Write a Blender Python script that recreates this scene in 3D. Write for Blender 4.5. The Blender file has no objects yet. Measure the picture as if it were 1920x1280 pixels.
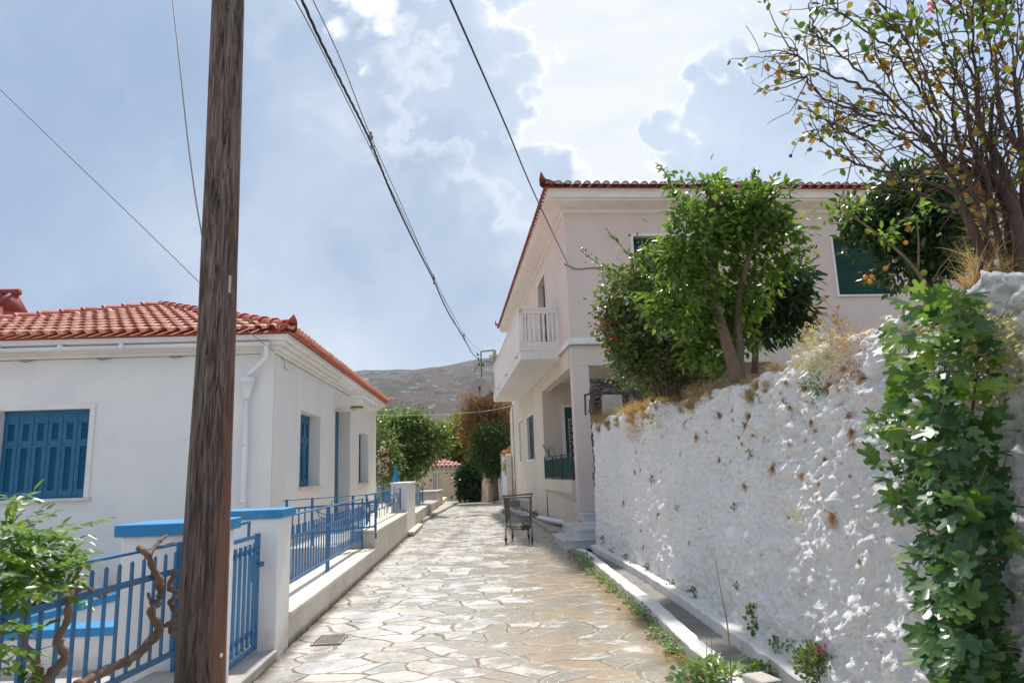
import bpy, math, random
import numpy as np
from mathutils import Vector, Matrix

rad = math.radians
sc = bpy.context.scene
COL = sc.collection

# ------------------------------------------------------------------ camera
FPX, EYE, PITCH, ROLL = 1280.0, 1.5, math.atan(243/1280.0), 0.036
_F = np.array([0, math.cos(PITCH), math.sin(PITCH)]); _r = np.array([1., 0, 0]); _u = np.array([0, -math.sin(PITCH), math.cos(PITCH)])
_R = math.cos(ROLL)*_r - math.sin(ROLL)*_u
_U = math.sin(ROLL)*_r + math.cos(ROLL)*_u
_C = np.array([0, 0, EYE])
cam = bpy.data.cameras.new("camera"); camo = bpy.data.objects.new("camera", cam); COL.objects.link(camo)
cam.sensor_width = 36.0; cam.lens = 24.0; cam.clip_end = 12000; cam.clip_start = 0.05
cam.dof.use_dof = True; cam.dof.focus_distance = 15.0; cam.dof.aperture_fstop = 5.0
M4 = Matrix(((_R[0], _U[0], -_F[0], 0), (_R[1], _U[1], -_F[1], 0), (_R[2], _U[2], -_F[2], EYE), (0, 0, 0, 1)))
camo.matrix_world = M4
sc.camera = camo

SUN_EL, SUN_AZ = 59.0, 1.5          # azimuth measured from +Y towards +X
# ------------------------------------------------------------------ view
sc.view_settings.view_transform = 'Standard'; sc.view_settings.look = 'None'
sc.view_settings.exposure = 0.42; sc.view_settings.gamma = 1.0

# ------------------------------------------------------------------ node helpers
class NT:
    def __init__(s, tree): s.t = tree; s.n = tree.nodes; s.l = tree.links
    def new(s, typ, **kw):
        n = s.n.new(typ)
        for k, v in kw.items(): setattr(n, k, v)
        return n
    def put(s, sock, v):
        if isinstance(v, bpy.types.NodeSocket): s.l.new(v, sock)
        elif isinstance(v, (tuple, list)) and len(v) == 3 and len(sock.default_value) == 4: sock.default_value = (*v, 1)
        else: sock.default_value = v
    def math(s, op, a, b=0.0, c=0.0, clamp=False):
        n = s.new('ShaderNodeMath', operation=op, use_clamp=clamp)
        s.put(n.inputs[0], a); s.put(n.inputs[1], b); s.put(n.inputs[2], c)
        return n.outputs[0]
    def mix(s, f, a, b, mode='MIX'):
        n = s.new('ShaderNodeMixRGB', blend_type=mode)
        s.put(n.inputs[0], f); s.put(n.inputs[1], a); s.put(n.inputs[2], b)
        return n.outputs[0]
    def step(s, x, a, b, lo=0.0, hi=1.0):
        n = s.new('ShaderNodeMapRange', interpolation_type='SMOOTHSTEP')
        s.put(n.inputs[0], x); n.inputs[1].default_value = a; n.inputs[2].default_value = b
        n.inputs[3].default_value = lo; n.inputs[4].default_value = hi
        return n.outputs[0]
    def noise(s, vec, scale, detail=4, rough=0.55, dist=0.0):
        n = s.new('ShaderNodeTexNoise'); s.put(n.inputs['Vector'], vec)
        n.inputs['Scale'].default_value = scale; n.inputs['Detail'].default_value = detail
        n.inputs['Roughness'].default_value = rough; n.inputs['Distortion'].default_value = dist
        return n.outputs['Fac']
    def vor(s, vec, scale, feature='F1', dim='3D', rnd=1.0):
        n = s.new('ShaderNodeTexVoronoi', feature=feature, voronoi_dimensions=dim); s.put(n.inputs['Vector'], vec)
        n.inputs['Scale'].default_value = scale; n.inputs['Randomness'].default_value = rnd
        return n
    def ramp(s, f, stops, interp='LINEAR'):
        n = s.new('ShaderNodeValToRGB'); s.put(n.inputs[0], f); n.color_ramp.interpolation = interp
        e = n.color_ramp.elements
        while len(e) < len(stops): e.new(0.5)
        for el, (p, c) in zip(e, stops): el.position = p; el.color = (*c, 1)
        return n.outputs[0]
    def vmul(s, vec, v):
        n = s.new('ShaderNodeVectorMath', operation='MULTIPLY'); s.put(n.inputs[0], vec); n.inputs[1].default_value = v
        return n.outputs[0]
    def vadd(s, a, b):
        n = s.new('ShaderNodeVectorMath', operation='ADD'); s.put(n.inputs[0], a); s.put(n.inputs[1], b)
        return n.outputs[0]
    def comb(s, x, y, z):
        n = s.new('ShaderNodeCombineXYZ'); s.put(n.inputs[0], x); s.put(n.inputs[1], y); s.put(n.inputs[2], z)
        return n.outputs[0]
    def sep(s, v):
        n = s.new('ShaderNodeSeparateXYZ'); s.put(n.inputs[0], v); return n.outputs
    def curve(s, x, pts, x0, x1, y0, y1):
        m = s.new('ShaderNodeMapRange'); s.put(m.inputs[0], x); m.inputs[1].default_value = x0; m.inputs[2].default_value = x1
        n = s.new('ShaderNodeFloatCurve'); s.l.new(m.outputs[0], n.inputs['Value'])
        c = n.mapping.curves[0]; P = [((a-x0)/(x1-x0), (b-y0)/(y1-y0)) for a, b in pts]
        c.points[0].location = P[0]; c.points[1].location = P[-1]
        for p in P[1:-1]: c.points.new(*p)
        for p in c.points: p.handle_type = 'VECTOR'
        n.mapping.update()
        m2 = s.new('ShaderNodeMapRange'); s.l.new(n.outputs[0], m2.inputs[0]); m2.inputs[3].default_value = y0; m2.inputs[4].default_value = y1
        return m2.outputs[0]

# ------------------------------------------------------------------ world: Nishita sky behind a broken cloud layer
w = bpy.data.worlds.new("World"); sc.world = w; w.use_nodes = True
W_ = NT(w.node_tree); W_.n.clear()
sky = W_.new('ShaderNodeTexSky', sky_type='NISHITA'); sky.sun_disc = False
sky.sun_elevation = rad(SUN_EL); sky.sun_rotation = rad(SUN_AZ); sky.dust_density = 2.0
tc = W_.new('ShaderNodeTexCoord'); d = W_.sep(tc.outputs['Generated'])
yy = W_.math('MAXIMUM', W_.math('ABSOLUTE', d[1]), 0.12)
u = W_.math('DIVIDE', d[0], yy); v = W_.math('DIVIDE', d[2], yy)
uv = W_.comb(u, v, 0.0)
nz = W_.math('SUBTRACT', W_.noise(uv, 6.0, 10, 0.62), 0.5)
nz2 = W_.math('SUBTRACT', W_.noise(W_.vadd(uv, (3.3, 1.7, 0)), 9.0, 10, 0.62), 0.5)
big = W_.noise(uv, 2.1, 6, 0.58)
mid = W_.noise(uv, 4.6, 8, 0.62, 0.3)
def puffs(co, scale, amp):
    n = W_.vor(co, scale, 'SMOOTH_F1', '2D'); n.inputs['Smoothness'].default_value = .12
    return W_.math('MULTIPLY', W_.math('SUBTRACT', 0.42, n.outputs['Distance']), amp)
wuv = W_.vadd(uv, W_.comb(W_.math('MULTIPLY', nz, 0.07), W_.math('MULTIPLY', nz2, 0.07), 0))
pert = W_.math('ADD', W_.math('ADD', W_.math('MULTIPLY', nz, 0.16), puffs(wuv, 12.0, .11)), W_.math('ADD', puffs(wuv, 29.0, .055), puffs(wuv, 66.0, .024)))
pert2 = W_.math('ADD', W_.math('MULTIPLY', nz2, 0.30), W_.math('ADD', puffs(W_.vadd(wuv, (.4, .2, 0)), 9.0, .12), puffs(W_.vadd(wuv, (.4, .2, 0)), 26.0, .04)))
uL = W_.curve(v, [(0, .5), (.30, .36), (.40, .24), (.44, .18), (.47, .12), (.50, .085), (.53, .04), (.56, .085), (.62, .085), (.66, .055), (.72, .06), (.76, .045), (.95, -.05), (1.3, -.3)], 0, 1.3, -.5, 1)
sL = W_.math('ADD', W_.math('SUBTRACT', uL, u), pert)
vR = W_.curve(u, [(-1, .55), (.20, .575), (.285, .585), (.31, .625), (.345, .66), (.385, .685), (.42, .69), (.445, .66), (.50, .655), (.56, .63), (.62, .60), (.75, .55), (1.0, .5)], -1, 1, 0, 1)
uR = W_.curve(v, [(0, .3), (.43, .245), (.50, .232), (.54, .236), (.565, .258), (.60, .30), (.66, .345), (.70, .38), (1.3, .8)], 0, 1.3, 0, 1)
sR = W_.math('ADD', W_.math('MINIMUM', W_.math('SUBTRACT', u, uR), W_.math('SUBTRACT', vR, v)), pert)
K = 10.0
def kc(r, g, b): return (r*K, g*K, b*K)
# thin bright veil around the hidden sun
dd = W_.math('SQRT', W_.math('ADD', W_.math('POWER', W_.math('SUBTRACT', u, .2), 2), W_.math('POWER', W_.math('MULTIPLY', W_.math('SUBTRACT', v, .68), .6), 2)))
streak = W_.noise(W_.vmul(uv, (3.0, 9.0, 1)), 1.6, 6, 0.6, 0.6)
veilm = W_.math('MULTIPLY', W_.step(dd, .60, .08), W_.step(streak, .2, .62, .62, 1.0))
clear = W_.mix(0.75, sky.outputs[0], kc(.36, .49, .71))
base = W_.mix(veilm, clear, kc(.69, .715, .735))
wisp = W_.step(W_.noise(W_.vmul(uv, (1.0, 1.5, 1)), 5.0, 9, .66, .5), .46, .70, 0, .6)
base = W_.mix(wisp, base, kc(.72, .74, .755))
# grey-blue bodies, shaded by their own relief
bodyc = W_.mix(W_.step(big, .32, .68), kc(.34, .43, .575), kc(.54, .61, .71))
bodyc = W_.mix(W_.step(mid, .50, .70, 0, .55), bodyc, kc(.70, .745, .80))
bodyc = W_.mix(W_.step(mid, .46, .32, 0, .45), bodyc, kc(.30, .395, .55))
bodyc = W_.mix(W_.step(u, -.10, -.85, 0, .65), bodyc, kc(.22, .32, .50))
bodyc = W_.mix(W_.step(v, .62, .95, 0, .3), bodyc, kc(.42, .52, .68))
rimn = W_.step(nz2, -.16, .14, .25, 1.0)
def rimmed(s_, wid, strength, body):
    rim = W_.math('MULTIPLY', W_.math('POWER', W_.step(s_, wid, 0.0), 1.6), W_.math('MULTIPLY', rimn, strength))
    return W_.mix(rim, body, kc(.90, .90, .89))
# a nearer, greyer layer inside the left bank with its own soft lit edge
sL2 = W_.math('ADD', W_.math('SUBTRACT', sL, .17), pert2)
inner = W_.mix(W_.math('MULTIPLY', W_.step(sL2, -.01, .03), .6), bodyc, W_.mix(W_.step(sL2, .10, .0, 0, .75), W_.mix(1.0, bodyc, (.84, .86, .90), 'MULTIPLY'), kc(.76, .80, .85)))
cl = W_.mix(W_.step(sL, -.006, .012), base, rimmed(sL, .075, 1.0, inner))
cr = W_.mix(W_.math('MULTIPLY', W_.step(sR, -.006, .012), W_.step(u, .85, .55)), cl, rimmed(sR, .045, 1.0, W_.mix(.35, bodyc, kc(.46, .56, .72))))
# second bright gap at the top left of the street
sG = W_.math('ADD', W_.math('SUBTRACT', .075, W_.math('SQRT', W_.math('ADD', W_.math('POWER', W_.math('ADD', u, .20), 2), W_.math('POWER', W_.math('MULTIPLY', W_.math('SUBTRACT', v, .82), .75), 2)))), pert)
cr = W_.mix(W_.step(sG, -.03, .06), cr, kc(.90, .91, .92))
# haze at the horizon, dark below it
cr = W_.mix(W_.step(v, .30, .02, 0, .45), cr, kc(.60, .68, .79))
# the far side of the sky (behind the camera) and the open sky to the left are plain thin cloud
cr = W_.mix(W_.step(d[1], .12, -.05), cr, W_.mix(W_.step(big, .3, .7), kc(.34, .43, .58), kc(.50, .57, .68)))
cr = W_.mix(W_.math('MULTIPLY', W_.step(d[0], -.72, -.92), .8), cr, kc(.74, .78, .84))
bg = W_.new('ShaderNodeBackground'); W_.l.new(cr, bg.inputs[0]); bg.inputs[1].default_value = 0.1
wo = W_.new('ShaderNodeOutputWorld'); W_.l.new(bg.outputs[0], wo.inputs[0])

# ------------------------------------------------------------------ sun
sl = bpy.data.lights.new("sun", 'SUN'); so = bpy.data.objects.new("sun", sl); COL.objects.link(so)
sl.energy = 4.4; sl.angle = rad(2.2); sl.color = (1.0, .95, .87)
sd = Vector((math.sin(rad(SUN_AZ))*math.cos(rad(SUN_EL)), math.cos(rad(SUN_AZ))*math.cos(rad(SUN_EL)), math.sin(rad(SUN_EL))))
so.rotation_euler = sd.to_track_quat('Z', 'Y').to_euler(); so.location = sd*50

# ------------------------------------------------------------------ position helpers (photo pixel -> point on a real plane)
def ray(px, py): return _F + (px-960)/FPX*_R + (640-py)/FPX*_U
def atz(px, py, z=0.0): r = ray(px, py); return _C + r*((z-EYE)/r[2])
def aty(px, py, Y): r = ray(px, py); return _C + r*(Y/r[1])
def atx(px, py, X): r = ray(px, py); return _C + r*(X/r[0])

# ------------------------------------------------------------------ materials
MATS = {}
def principled(name, build, bump=None):
    m = bpy.data.materials.new(name); m.use_nodes = True
    t = NT(m.node_tree); t.n.clear()
    o = t.new('ShaderNodeOutputMaterial'); p = t.new('ShaderNodeBsdfPrincipled'); t.l.new(p.outputs[0], o.inputs[0])
    build(t, p, o); MATS[name] = m
    return m
def bump(t, p, h, strength, dist=0.01):
    b = t.new('ShaderNodeBump'); b.inputs['Strength'].default_value = strength; b.inputs['Distance'].default_value = dist
    t.put(b.inputs['Height'], h); t.l.new(b.outputs[0], p.inputs['Normal'])
def obj_co(t): return t.new('ShaderNodeTexCoord').outputs['Object']

def simple(name, c1, c2=None, rough=.6, scale=6, bs=40, bstr=.2, metal=0, spec=.5, dirt=None, dscale=3, dlo=.55, dhi=.75):
    def f(t, p, o):
        co = obj_co(t)
        c = t.mix(t.step(t.noise(co, scale, 5), .3, .7), c1, c2 or tuple(x*.85 for x in c1))
        if dirt: c = t.mix(t.step(t.noise(co, dscale, 7, .65), dlo, dhi, 0, .8), c, dirt)
        t.put(p.inputs['Base Color'], c); t.put(p.inputs['Roughness'], rough); p.inputs['Metallic'].default_value = metal
        p.inputs['Specular IOR Level'].default_value = spec
        if bstr: bump(t, p, t.noise(co, bs, 4), bstr, .008)
    return principled(name, f)

WHITE = (.80, .79, .77)
def f(t, p, o):     # painted render with streaks under the eaves, patching and splash dirt
    co = obj_co(t); s_ = t.sep(co)
    c = t.mix(t.step(t.noise(co, 1.1, 6), .3, .7), WHITE, (.73, .73, .725))
    c = t.mix(t.step(t.noise(t.vmul(co, (3.2, 3.2, .28)), 1.0, 7, .68), .56, .80, 0, .35), c, (.58, .56, .52))
    c = t.mix(t.step(t.noise(co, .55, 5, .5), .56, .60, 0, .25), c, (.82, .82, .82))
    c = t.mix(t.math('MULTIPLY', t.step(s_[2], .55, .05), t.step(t.noise(co, 5, 6, .65), .35, .7, .1, .7)), c, (.50, .43, .35))
    ck = t.vor(t.vadd(co, t.comb(t.noise(co, 3, 5), t.noise(t.vadd(co, (5, 2, 1)), 3, 5), t.noise(t.vadd(co, (1, 7, 3)), 3, 5))), .55, 'DISTANCE_TO_EDGE').outputs['Distance']
    c = t.mix(t.math('MULTIPLY', t.step(ck, .006, .001), t.step(t.noise(co, .7, 3), .5, .62, 0, .5)), c, (.40, .38, .35))
    t.put(p.inputs['Base Color'], c); p.inputs['Roughness'].default_value = .85
    bump(t, p, t.math('ADD', t.noise(co, 45, 5), t.math('MULTIPLY', t.noise(co, 4, 4), .8)), .35, .009)
principled('white_plaster', f)
def f(t, p, o):     # street side of the white house: faint ashlar joints
    co = obj_co(t); s_ = t.sep(co)
    br = t.new('ShaderNodeTexBrick'); t.put(br.inputs['Vector'], t.comb(s_[1], s_[2], 0)); br.inputs['Scale'].default_value = 1.0
    br.inputs['Brick Width'].default_value = .72; br.inputs['Row Height'].default_value = .42; br.inputs['Mortar Size'].default_value = .008
    br.inputs['Mortar Smooth'].default_value = .3
    c = t.mix(t.step(t.noise(co, 1.5, 5), .3, .7), (.80, .78, .74), (.75, .73, .69))
    c = t.mix(t.step(t.noise(t.vmul(co, (2.5, 2.5, .6)), 1.0, 7, .7), .54, .8, 0, .45), c, (.6, .53, .42))
    c = t.mix(t.math('MULTIPLY', br.outputs['Fac'], .45), c, (.82, .81, .79))
    t.put(p.inputs['Base Color'], c); p.inputs['Roughness'].default_value = .85
    h = t.math('ADD', t.math('MULTIPLY', t.noise(co, 60, 4), .5), t.math('MULTIPLY', br.outputs['Fac'], 1.0))
    bump(t, p, h, .35, .008)
principled('ashlar_plaster', f)
def f(t, p, o):
    co = obj_co(t)
    c = t.mix(t.step(t.noise(co, .8, 6), .3, .7), (.71, .61, .56), (.65, .555, .51))
    st = t.noise(t.vmul(co, (4, 4, .5)), 1.2, 6, .65)
    c = t.mix(t.step(st, .6, .85, 0, .4), c, (.46, .41, .40))
    t.put(p.inputs['Base Color'], c); p.inputs['Roughness'].default_value = .9
    bump(t, p, t.noise(co, 55, 5, .7), .6, .012)
principled('rose_stucco', f)
def f(t, p, o):
    co = obj_co(t)
    c = t.mix(t.step(t.noise(co, .8, 6), .3, .7), (.70, .615, .53), (.63, .55, .475))
    s_ = t.sep(co)
    st = t.noise(t.vmul(co, (5, 5, .6)), 1.3, 6, .65)
    c = t.mix(t.step(st, .55, .8, 0, .5), c, (.50, .43, .37))
    t.put(p.inputs['Base Color'], c); p.inputs['Roughness'].default_value = .9
    bump(t, p, t.noise(co, 45, 5, .7), .35, .01)
principled('cream_stucco', f)
def f(t, p, o):
    co = obj_co(t)
    c = t.mix(t.step(t.noise(co, 3, 5), .3, .7), (.80, .775, .74), (.73, .705, .67))
    c = t.mix(t.step(t.noise(t.vmul(co, (6, 6, .8)), 1.0, 7, .68), .55, .80, 0, .55), c, (.50, .45, .39))
    c = t.mix(t.step(t.noise(co, 2.5, 7, .65), .62, .82, 0, .5), c, (.46, .41, .35))
    t.put(p.inputs['Base Color'], c); p.inputs['Roughness'].default_value = .75
    bump(t, p, t.noise(co, 30, 5), .2, .008)
principled('trim_white', f)
simple('pvc_white', (.80, .80, .80), (.74, .75, .76), .35, 2, 10, .03)
def f(t, p, o):     # cream wash, grimy at the foot and along the coping edge
    co = obj_co(t); s_ = t.sep(co)
    c = t.mix(t.step(t.noise(co, 2, 6), .3, .7), (.68, .625, .54), (.58, .525, .45))
    c = t.mix(t.step(t.noise(co, 2.2, 7, .68), .56, .80, 0, .75), c, (.32, .27, .22))
    c = t.mix(t.step(t.noise(t.vmul(co, (6, 6, .7)), 1.0, 6, .68), .55, .78, 0, .5), c, (.46, .40, .33))
    c = t.mix(t.math('MULTIPLY', t.step(s_[2], .10, .015), t.step(t.noise(co, 7, 6, .7), .25, .6, .25, 1)), c, (.14, .115, .095))
    t.put(p.inputs['Base Color'], c); p.inputs['Roughness'].default_value = .85
    bump(t, p, t.math('ADD', t.noise(co, 30, 6, .65), t.noise(co, 6, 4)), .45, .012)
principled('parapet_cream', f)
simple('concrete', (.46, .43, .39), (.34, .31, .28), .9, 2.5, 35, .5, dirt=(.20, .17, .14), dscale=1.6)
simple('drain_concrete', (.20, .185, .165), (.13, .12, .11), .55, 3, 30, .4, dirt=(.30, .28, .25), dscale=5)
simple('blue_shutter', (.005, .135, .27), (.004, .11, .23), .45, 3, 60, .12, dirt=(.25, .36, .45), dscale=14, dlo=.70, dhi=.78)
simple('blue_iron', (.035, .165, .345), (.025, .14, .29), .45, 5, 60, .15, dirt=(.16, .10, .08), dscale=11, dlo=.60, dhi=.68)
simple('blue_cap', (.014, .235, .50), (.012, .20, .43), .55, 3, 40, .2, dirt=(.10, .22, .27), dscale=5, dlo=.56, dhi=.62)
simple('terracotta', (.86, .46, .34), (.76, .36, .25), .75, 2.5, 30, .25, dirt=(.82, .50, .38), dscale=3.5, dlo=.5, dhi=.75)
simple('ridge_red', (.40, .075, .045), (.48, .13, .085), .7, 4, 30, .2, dirt=(.60, .30, .22), dscale=4, dlo=.55, dhi=.75)
simple('pan_red', (.45, .14, .09), (.36, .10, .06), .8, 4, 30, .2)
simple('dark_roof_red', (.28, .06, .05), (.20, .045, .04), .7, 4, 30, .2, dirt=(.45, .25, .22), dscale=6)
simple('mortar', (.74, .70, .66), (.62, .58, .54), .9, 6, 40, .4)
simple('dark_green', (.010, .055, .052), (.008, .045, .045), .45, 3, 30, .08)
simple('green_shutter', (.012, .085, .075), (.010, .07, .065), .5, 3, 30, .08)
simple('hole_shade_paint', (.02, .022, .024), None, .9)  # near-black colour stands in for the shade inside drain openings
simple('marble', (.66, .66, .67), (.52, .53, .56), .3, 4, 10, .05, dirt=(.40, .36, .30), dscale=3, dlo=.6, dhi=.85)
simple('cable_black', (.03, .03, .033), None, .6, bstr=0)
simple('cable_grey', (.20, .20, .21), None, .6, bstr=0)
simple('cable_white', (.55, .53, .50), None, .6, bstr=0)
simple('steel', (.16, .155, .155), (.10, .09, .09), .38, 8, 60, .1, metal=.6, dirt=(.20, .10, .06), dscale=10, dlo=.6, dhi=.75)
simple('rust', (.15, .05, .035), (.09, .03, .025), .8, 8, 60, .4)
simple('rubber', (.02, .02, .022), None, .7, bstr=.1)
simple('red_plastic', (.50, .06, .045), None, .4, bstr=0)
simple('green_plastic', (.08, .45, .09), None, .4, bstr=0)
simple('purple_plastic', (.45, .30, .50), None, .4, bstr=0)
simple('dish_metal', (.46, .42, .38), (.40, .36, .33), .55, 3, 20, .05)
simple('terracotta_pot', (.55, .16, .06), (.45, .12, .05), .7, 6, 40, .2)
simple('ochre_plaster', (.76, .62, .43), (.68, .53, .34), .9, 1.4, 25, .4, dirt=(.36, .28, .20), dscale=.9, dlo=.55, dhi=.8)
simple('grate_iron', (.36, .29, .26), (.28, .22, .19), .7, 8, 60, .3)
simple('old_wood_door', (.10, .05, .035), (.07, .035, .025), .8, 6, 30, .3)
simple('lamp_glass', (.62, .58, .50), None, .3, bstr=0)
simple('lamp_base', (.22, .14, .09), None, .5, bstr=0)
simple('brown_twig', (.055, .034, .027), (.095, .06, .045), .85, 10, 50, .4)
simple('vine_bark', (.21, .14, .10), (.13, .085, .06), .9, 12, 60, .7)
simple('bark', (.20, .135, .095), (.13, .09, .065), .9, 8, 40, .6)
simple('green_stem', (.17, .20, .06), (.20, .17, .07), .7, 6, 30, .1)
simple('earth', (.30, .23, .15), (.22, .17, .11), .95, 2, 12, .8, dirt=(.42, .34, .20), dscale=3)
def f(t, p, o):
    co = obj_co(t)
    g = t.noise(t.vmul(co, (75, 75, 5.5)), 1.0, 6, .65, .3)
    g2 = t.noise(t.vmul(co, (16, 16, 1.6)), 1.0, 6, .65)
    k = t.noise(t.vmul(co, (120, 120, 14)), 1.0, 3, .6)
    c = t.ramp(t.math('ADD', t.math('MULTIPLY', g, .55), t.math('MULTIPLY', g2, .45)), [(.40, (.022, .013, .011)), (.465, (.085, .058, .048)), (.54, (.165, .122, .105)), (.66, (.27, .215, .19))])
    s_ = t.sep(co)
    c = t.mix(t.math('MULTIPLY', t.step(s_[2], 2.2, .3), .75), c, t.mix(.7, c, (.05, .028, .02)))
    c = t.mix(t.step(k, .62, .67, 0, .85), c, (.02, .014, .012))
    ce = t.vor(t.vadd(t.vmul(co, (20, 20, .75)), t.comb(t.math('MULTIPLY', g2, .6), t.math('MULTIPLY', g, .3), 0)), 1.0, 'DISTANCE_TO_EDGE').outputs['Distance']
    c = t.mix(t.math('MULTIPLY', t.step(ce, .035, .008), t.step(g2, .40, .52)), c, (.012, .009, .008))
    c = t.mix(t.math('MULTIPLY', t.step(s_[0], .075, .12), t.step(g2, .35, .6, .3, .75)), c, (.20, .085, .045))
    t.put(p.inputs['Base Color'], c); p.inputs['Roughness'].default_value = .85
    bump(t, p, t.math('ADD', g, t.math('MULTIPLY', k, .4)), .8, .012)
principled('pole_wood', f)
def f(t, p, o):     # lime-washed rubble wall
    co = obj_co(t)
    n = t.noise(co, 1.3, 6, .6)
    c = t.mix(t.step(n, .35, .7), (.90, .89, .885), (.83, .82, .805))
    s_ = t.sep(co)
    spots = t.noise(co, 15, 6, .72)
    sm = t.step(t.noise(t.vadd(co, (3.1, 1, 2)), 1.7, 4), .40, .62)
    c = t.mix(t.math('MULTIPLY', t.step(spots, .62, .69), t.math('MULTIPLY', sm, .9)), c, (.34, .21, .13))
    c = t.mix(t.step(t.noise(t.vmul(co, (3, 3, 1)), 2.0, 6, .7), .58, .80, 0, .6), c, (.64, .56, .47))
    c = t.mix(t.step(t.noise(co, 30, 5, .7), .66, .72, 0, .75), c, (.36, .27, .20))
    c = t.mix(t.math('MULTIPLY', t.step(s_[2], .45, .05), t.step(t.noise(co, 6, 5), .45, .7, 0, .55)), c, (.56, .50, .42))
    t.put(p.inputs['Base Color'], c); p.inputs['Roughness'].default_value = .8
    h = t.math('ADD', t.noise(co, 22, 7, .7), t.math('MULTIPLY', t.noise(co, 70, 5, .65), .4))
    bump(t, p, h, .9, .04)
principled('lime_wash', f)
simple('kerb_white', (.76, .73, .69), (.66, .63, .59), .85, 3, 30, .5, dirt=(.34, .29, .23), dscale=3.2, dlo=.54, dhi=.8)
def f(t, p, o):     # dark dry stone
    co = obj_co(t)
    vz = t.vor(t.vmul(co, (6, 6, 24)), 1.0, 'F1'); ve = t.vor(t.vmul(co, (6, 6, 24)), 1.0, 'DISTANCE_TO_EDGE')
    c = t.mix(t.noise(co, 9, 5), (.17, .155, .145), (.07, .06, .056))
    c = t.mix(.5, c, t.mix(t.math('MULTIPLY', t.sep(vz.outputs['Color'])[0], 1), (.07, .06, .06), (.32, .27, .22)))
    c = t.mix(t.step(ve.outputs['Distance'], .09, .0), c, (.02, .017, .016))
    t.put(p.inputs['Base Color'], c); p.inputs['Roughness'].default_value = .95
    bump(t, p, t.math('ADD', t.step(ve.outputs['Distance'], 0, .15), t.noise(co, 30, 5)), .9, .03)
principled('dry_stone', f)
def f(t, p, o):     # crazy paving
    co = obj_co(t); s_ = t.sep(co)
    n1 = t.new('ShaderNodeTexNoise'); t.put(n1.inputs['Vector'], co); n1.inputs['Scale'].default_value = 1.1; n1.inputs['Detail'].default_value = 2
    dv = t.new('ShaderNodeVectorMath', operation='MULTIPLY_ADD'); t.l.new(n1.outputs['Color'], dv.inputs[0]); dv.inputs[1].default_value = (.42, .42, 0); t.put(dv.inputs[2], co)
    n2 = t.new('ShaderNodeTexNoise'); t.put(n2.inputs['Vector'], co); n2.inputs['Scale'].default_value = 9; n2.inputs['Detail'].default_value = 4
    dv2 = t.new('ShaderNodeVectorMath', operation='MULTIPLY_ADD'); t.l.new(n2.outputs['Color'], dv2.inputs[0]); dv2.inputs[1].default_value = (.05, .05, 0); t.put(dv2.inputs[2], dv.outputs[0])
    vv = t.vmul(dv2.outputs[0], (.86, 1.28, 0))
    SC = 3.0
    ve = t.vor(vv, SC, 'DISTANCE_TO_EDGE', '2D').outputs['Distance']
    rs = t.sep(t.vor(vv, SC, 'F1', '2D').outputs['Color'])
    fine = t.noise(co, 16, 7, .7); med = t.noise(co, 4.2, 6, .62); lo = t.noise(co, .6, 5, .6); grain = t.noise(co, 75, 4, .65)
    stone = t.ramp(rs[0], [(.0, (.50, .455, .395)), (.22, (.58, .55, .505)), (.45, (.43, .43, .425)), (.68, (.60, .58, .55)), (.86, (.43, .37, .30)), (1, (.55, .505, .445))])
    rim = t.step(ve, .16, .03)
    stone = t.mix(t.math('MULTIPLY', rim, t.step(med, .35, .6, .0, .55)), stone, (.74, .70, .64))
    stone = t.mix(t.step(fine, .38, .72, 0, .55), stone, (.76, .74, .71))
    stone = t.mix(t.step(grain, .55, .78, 0, .65), stone, (.33, .285, .235))
    side = t.step(s_[0], -1.4, 1.1, 0, .20)
    far = t.step(s_[1], 4, 9, -.03, .02)
    wetn = t.math('ADD', t.math('MULTIPLY', med, .60), t.math('ADD', t.math('MULTIPLY', lo, .40), t.math('MULTIPLY', rs[1], .20)))
    wetn = t.math('ADD', wetn, t.math('ADD', side, far))
    wet = t.math('MULTIPLY', t.step(wetn, .645, .705), t.step(t.math('ADD', ve, t.math('MULTIPLY', t.math('SUBTRACT', fine, .5), .12)), .03, .09))
    mud = t.mix(t.step(rs[2], .25, .75), (.37, .27, .16), (.25, .23, .185))
    mud = t.mix(t.step(s_[0], .5, -.9, 0, .85), mud, (.40, .39, .365))
    mud = t.mix(t.step(fine, .3, .7, 0, .35), mud, (.55, .45, .32))
    stone = t.mix(t.math('MULTIPLY', wet, .85), stone, mud)
    gw = t.math('ADD', ve, t.math('ADD', t.math('MULTIPLY', t.math('SUBTRACT', fine, .5), .05), t.math('MULTIPLY', t.math('SUBTRACT', med, .5), .05)))
    gm = t.step(gw, .018, .052)
    grout = t.mix(t.step(t.noise(co, 2.1, 5), .38, .66), (.25, .185, .13), (.40, .33, .265))
    c = t.mix(gm, grout, stone)
    c = t.mix(t.step(t.noise(t.vmul(co, (1, .6, 1)), 1.3, 7, .7), .60, .78, 0, .35), c, (.40, .33, .25))
    # dirt gathered along both edges of the lane
    dl_ = t.math('ADD', s_[0], t.math('ADD', 2.112-.0577*6.194, t.math('MULTIPLY', s_[1], .0577)))
    c = t.mix(t.math('MULTIPLY', t.step(dl_, .16, .01), t.step(t.noise(co, 5, 6, .7), .25, .6, .3, 1)), c, (.11, .09, .07))
    dr_ = t.math('SUBTRACT', t.math('SUBTRACT', 1.43, t.math('MULTIPLY', s_[1], .026)), s_[0])
    c = t.mix(t.math('MULTIPLY', t.step(t.math('ADD', dr_, t.math('MULTIPLY', t.math('SUBTRACT', med, .5), .5)), .36, .12), t.step(s_[1], 13.5, 12.5)), c, t.mix(fine, (.22, .145, .085), (.40, .29, .19)))
    t.put(p.inputs['Base Color'], c)
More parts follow.
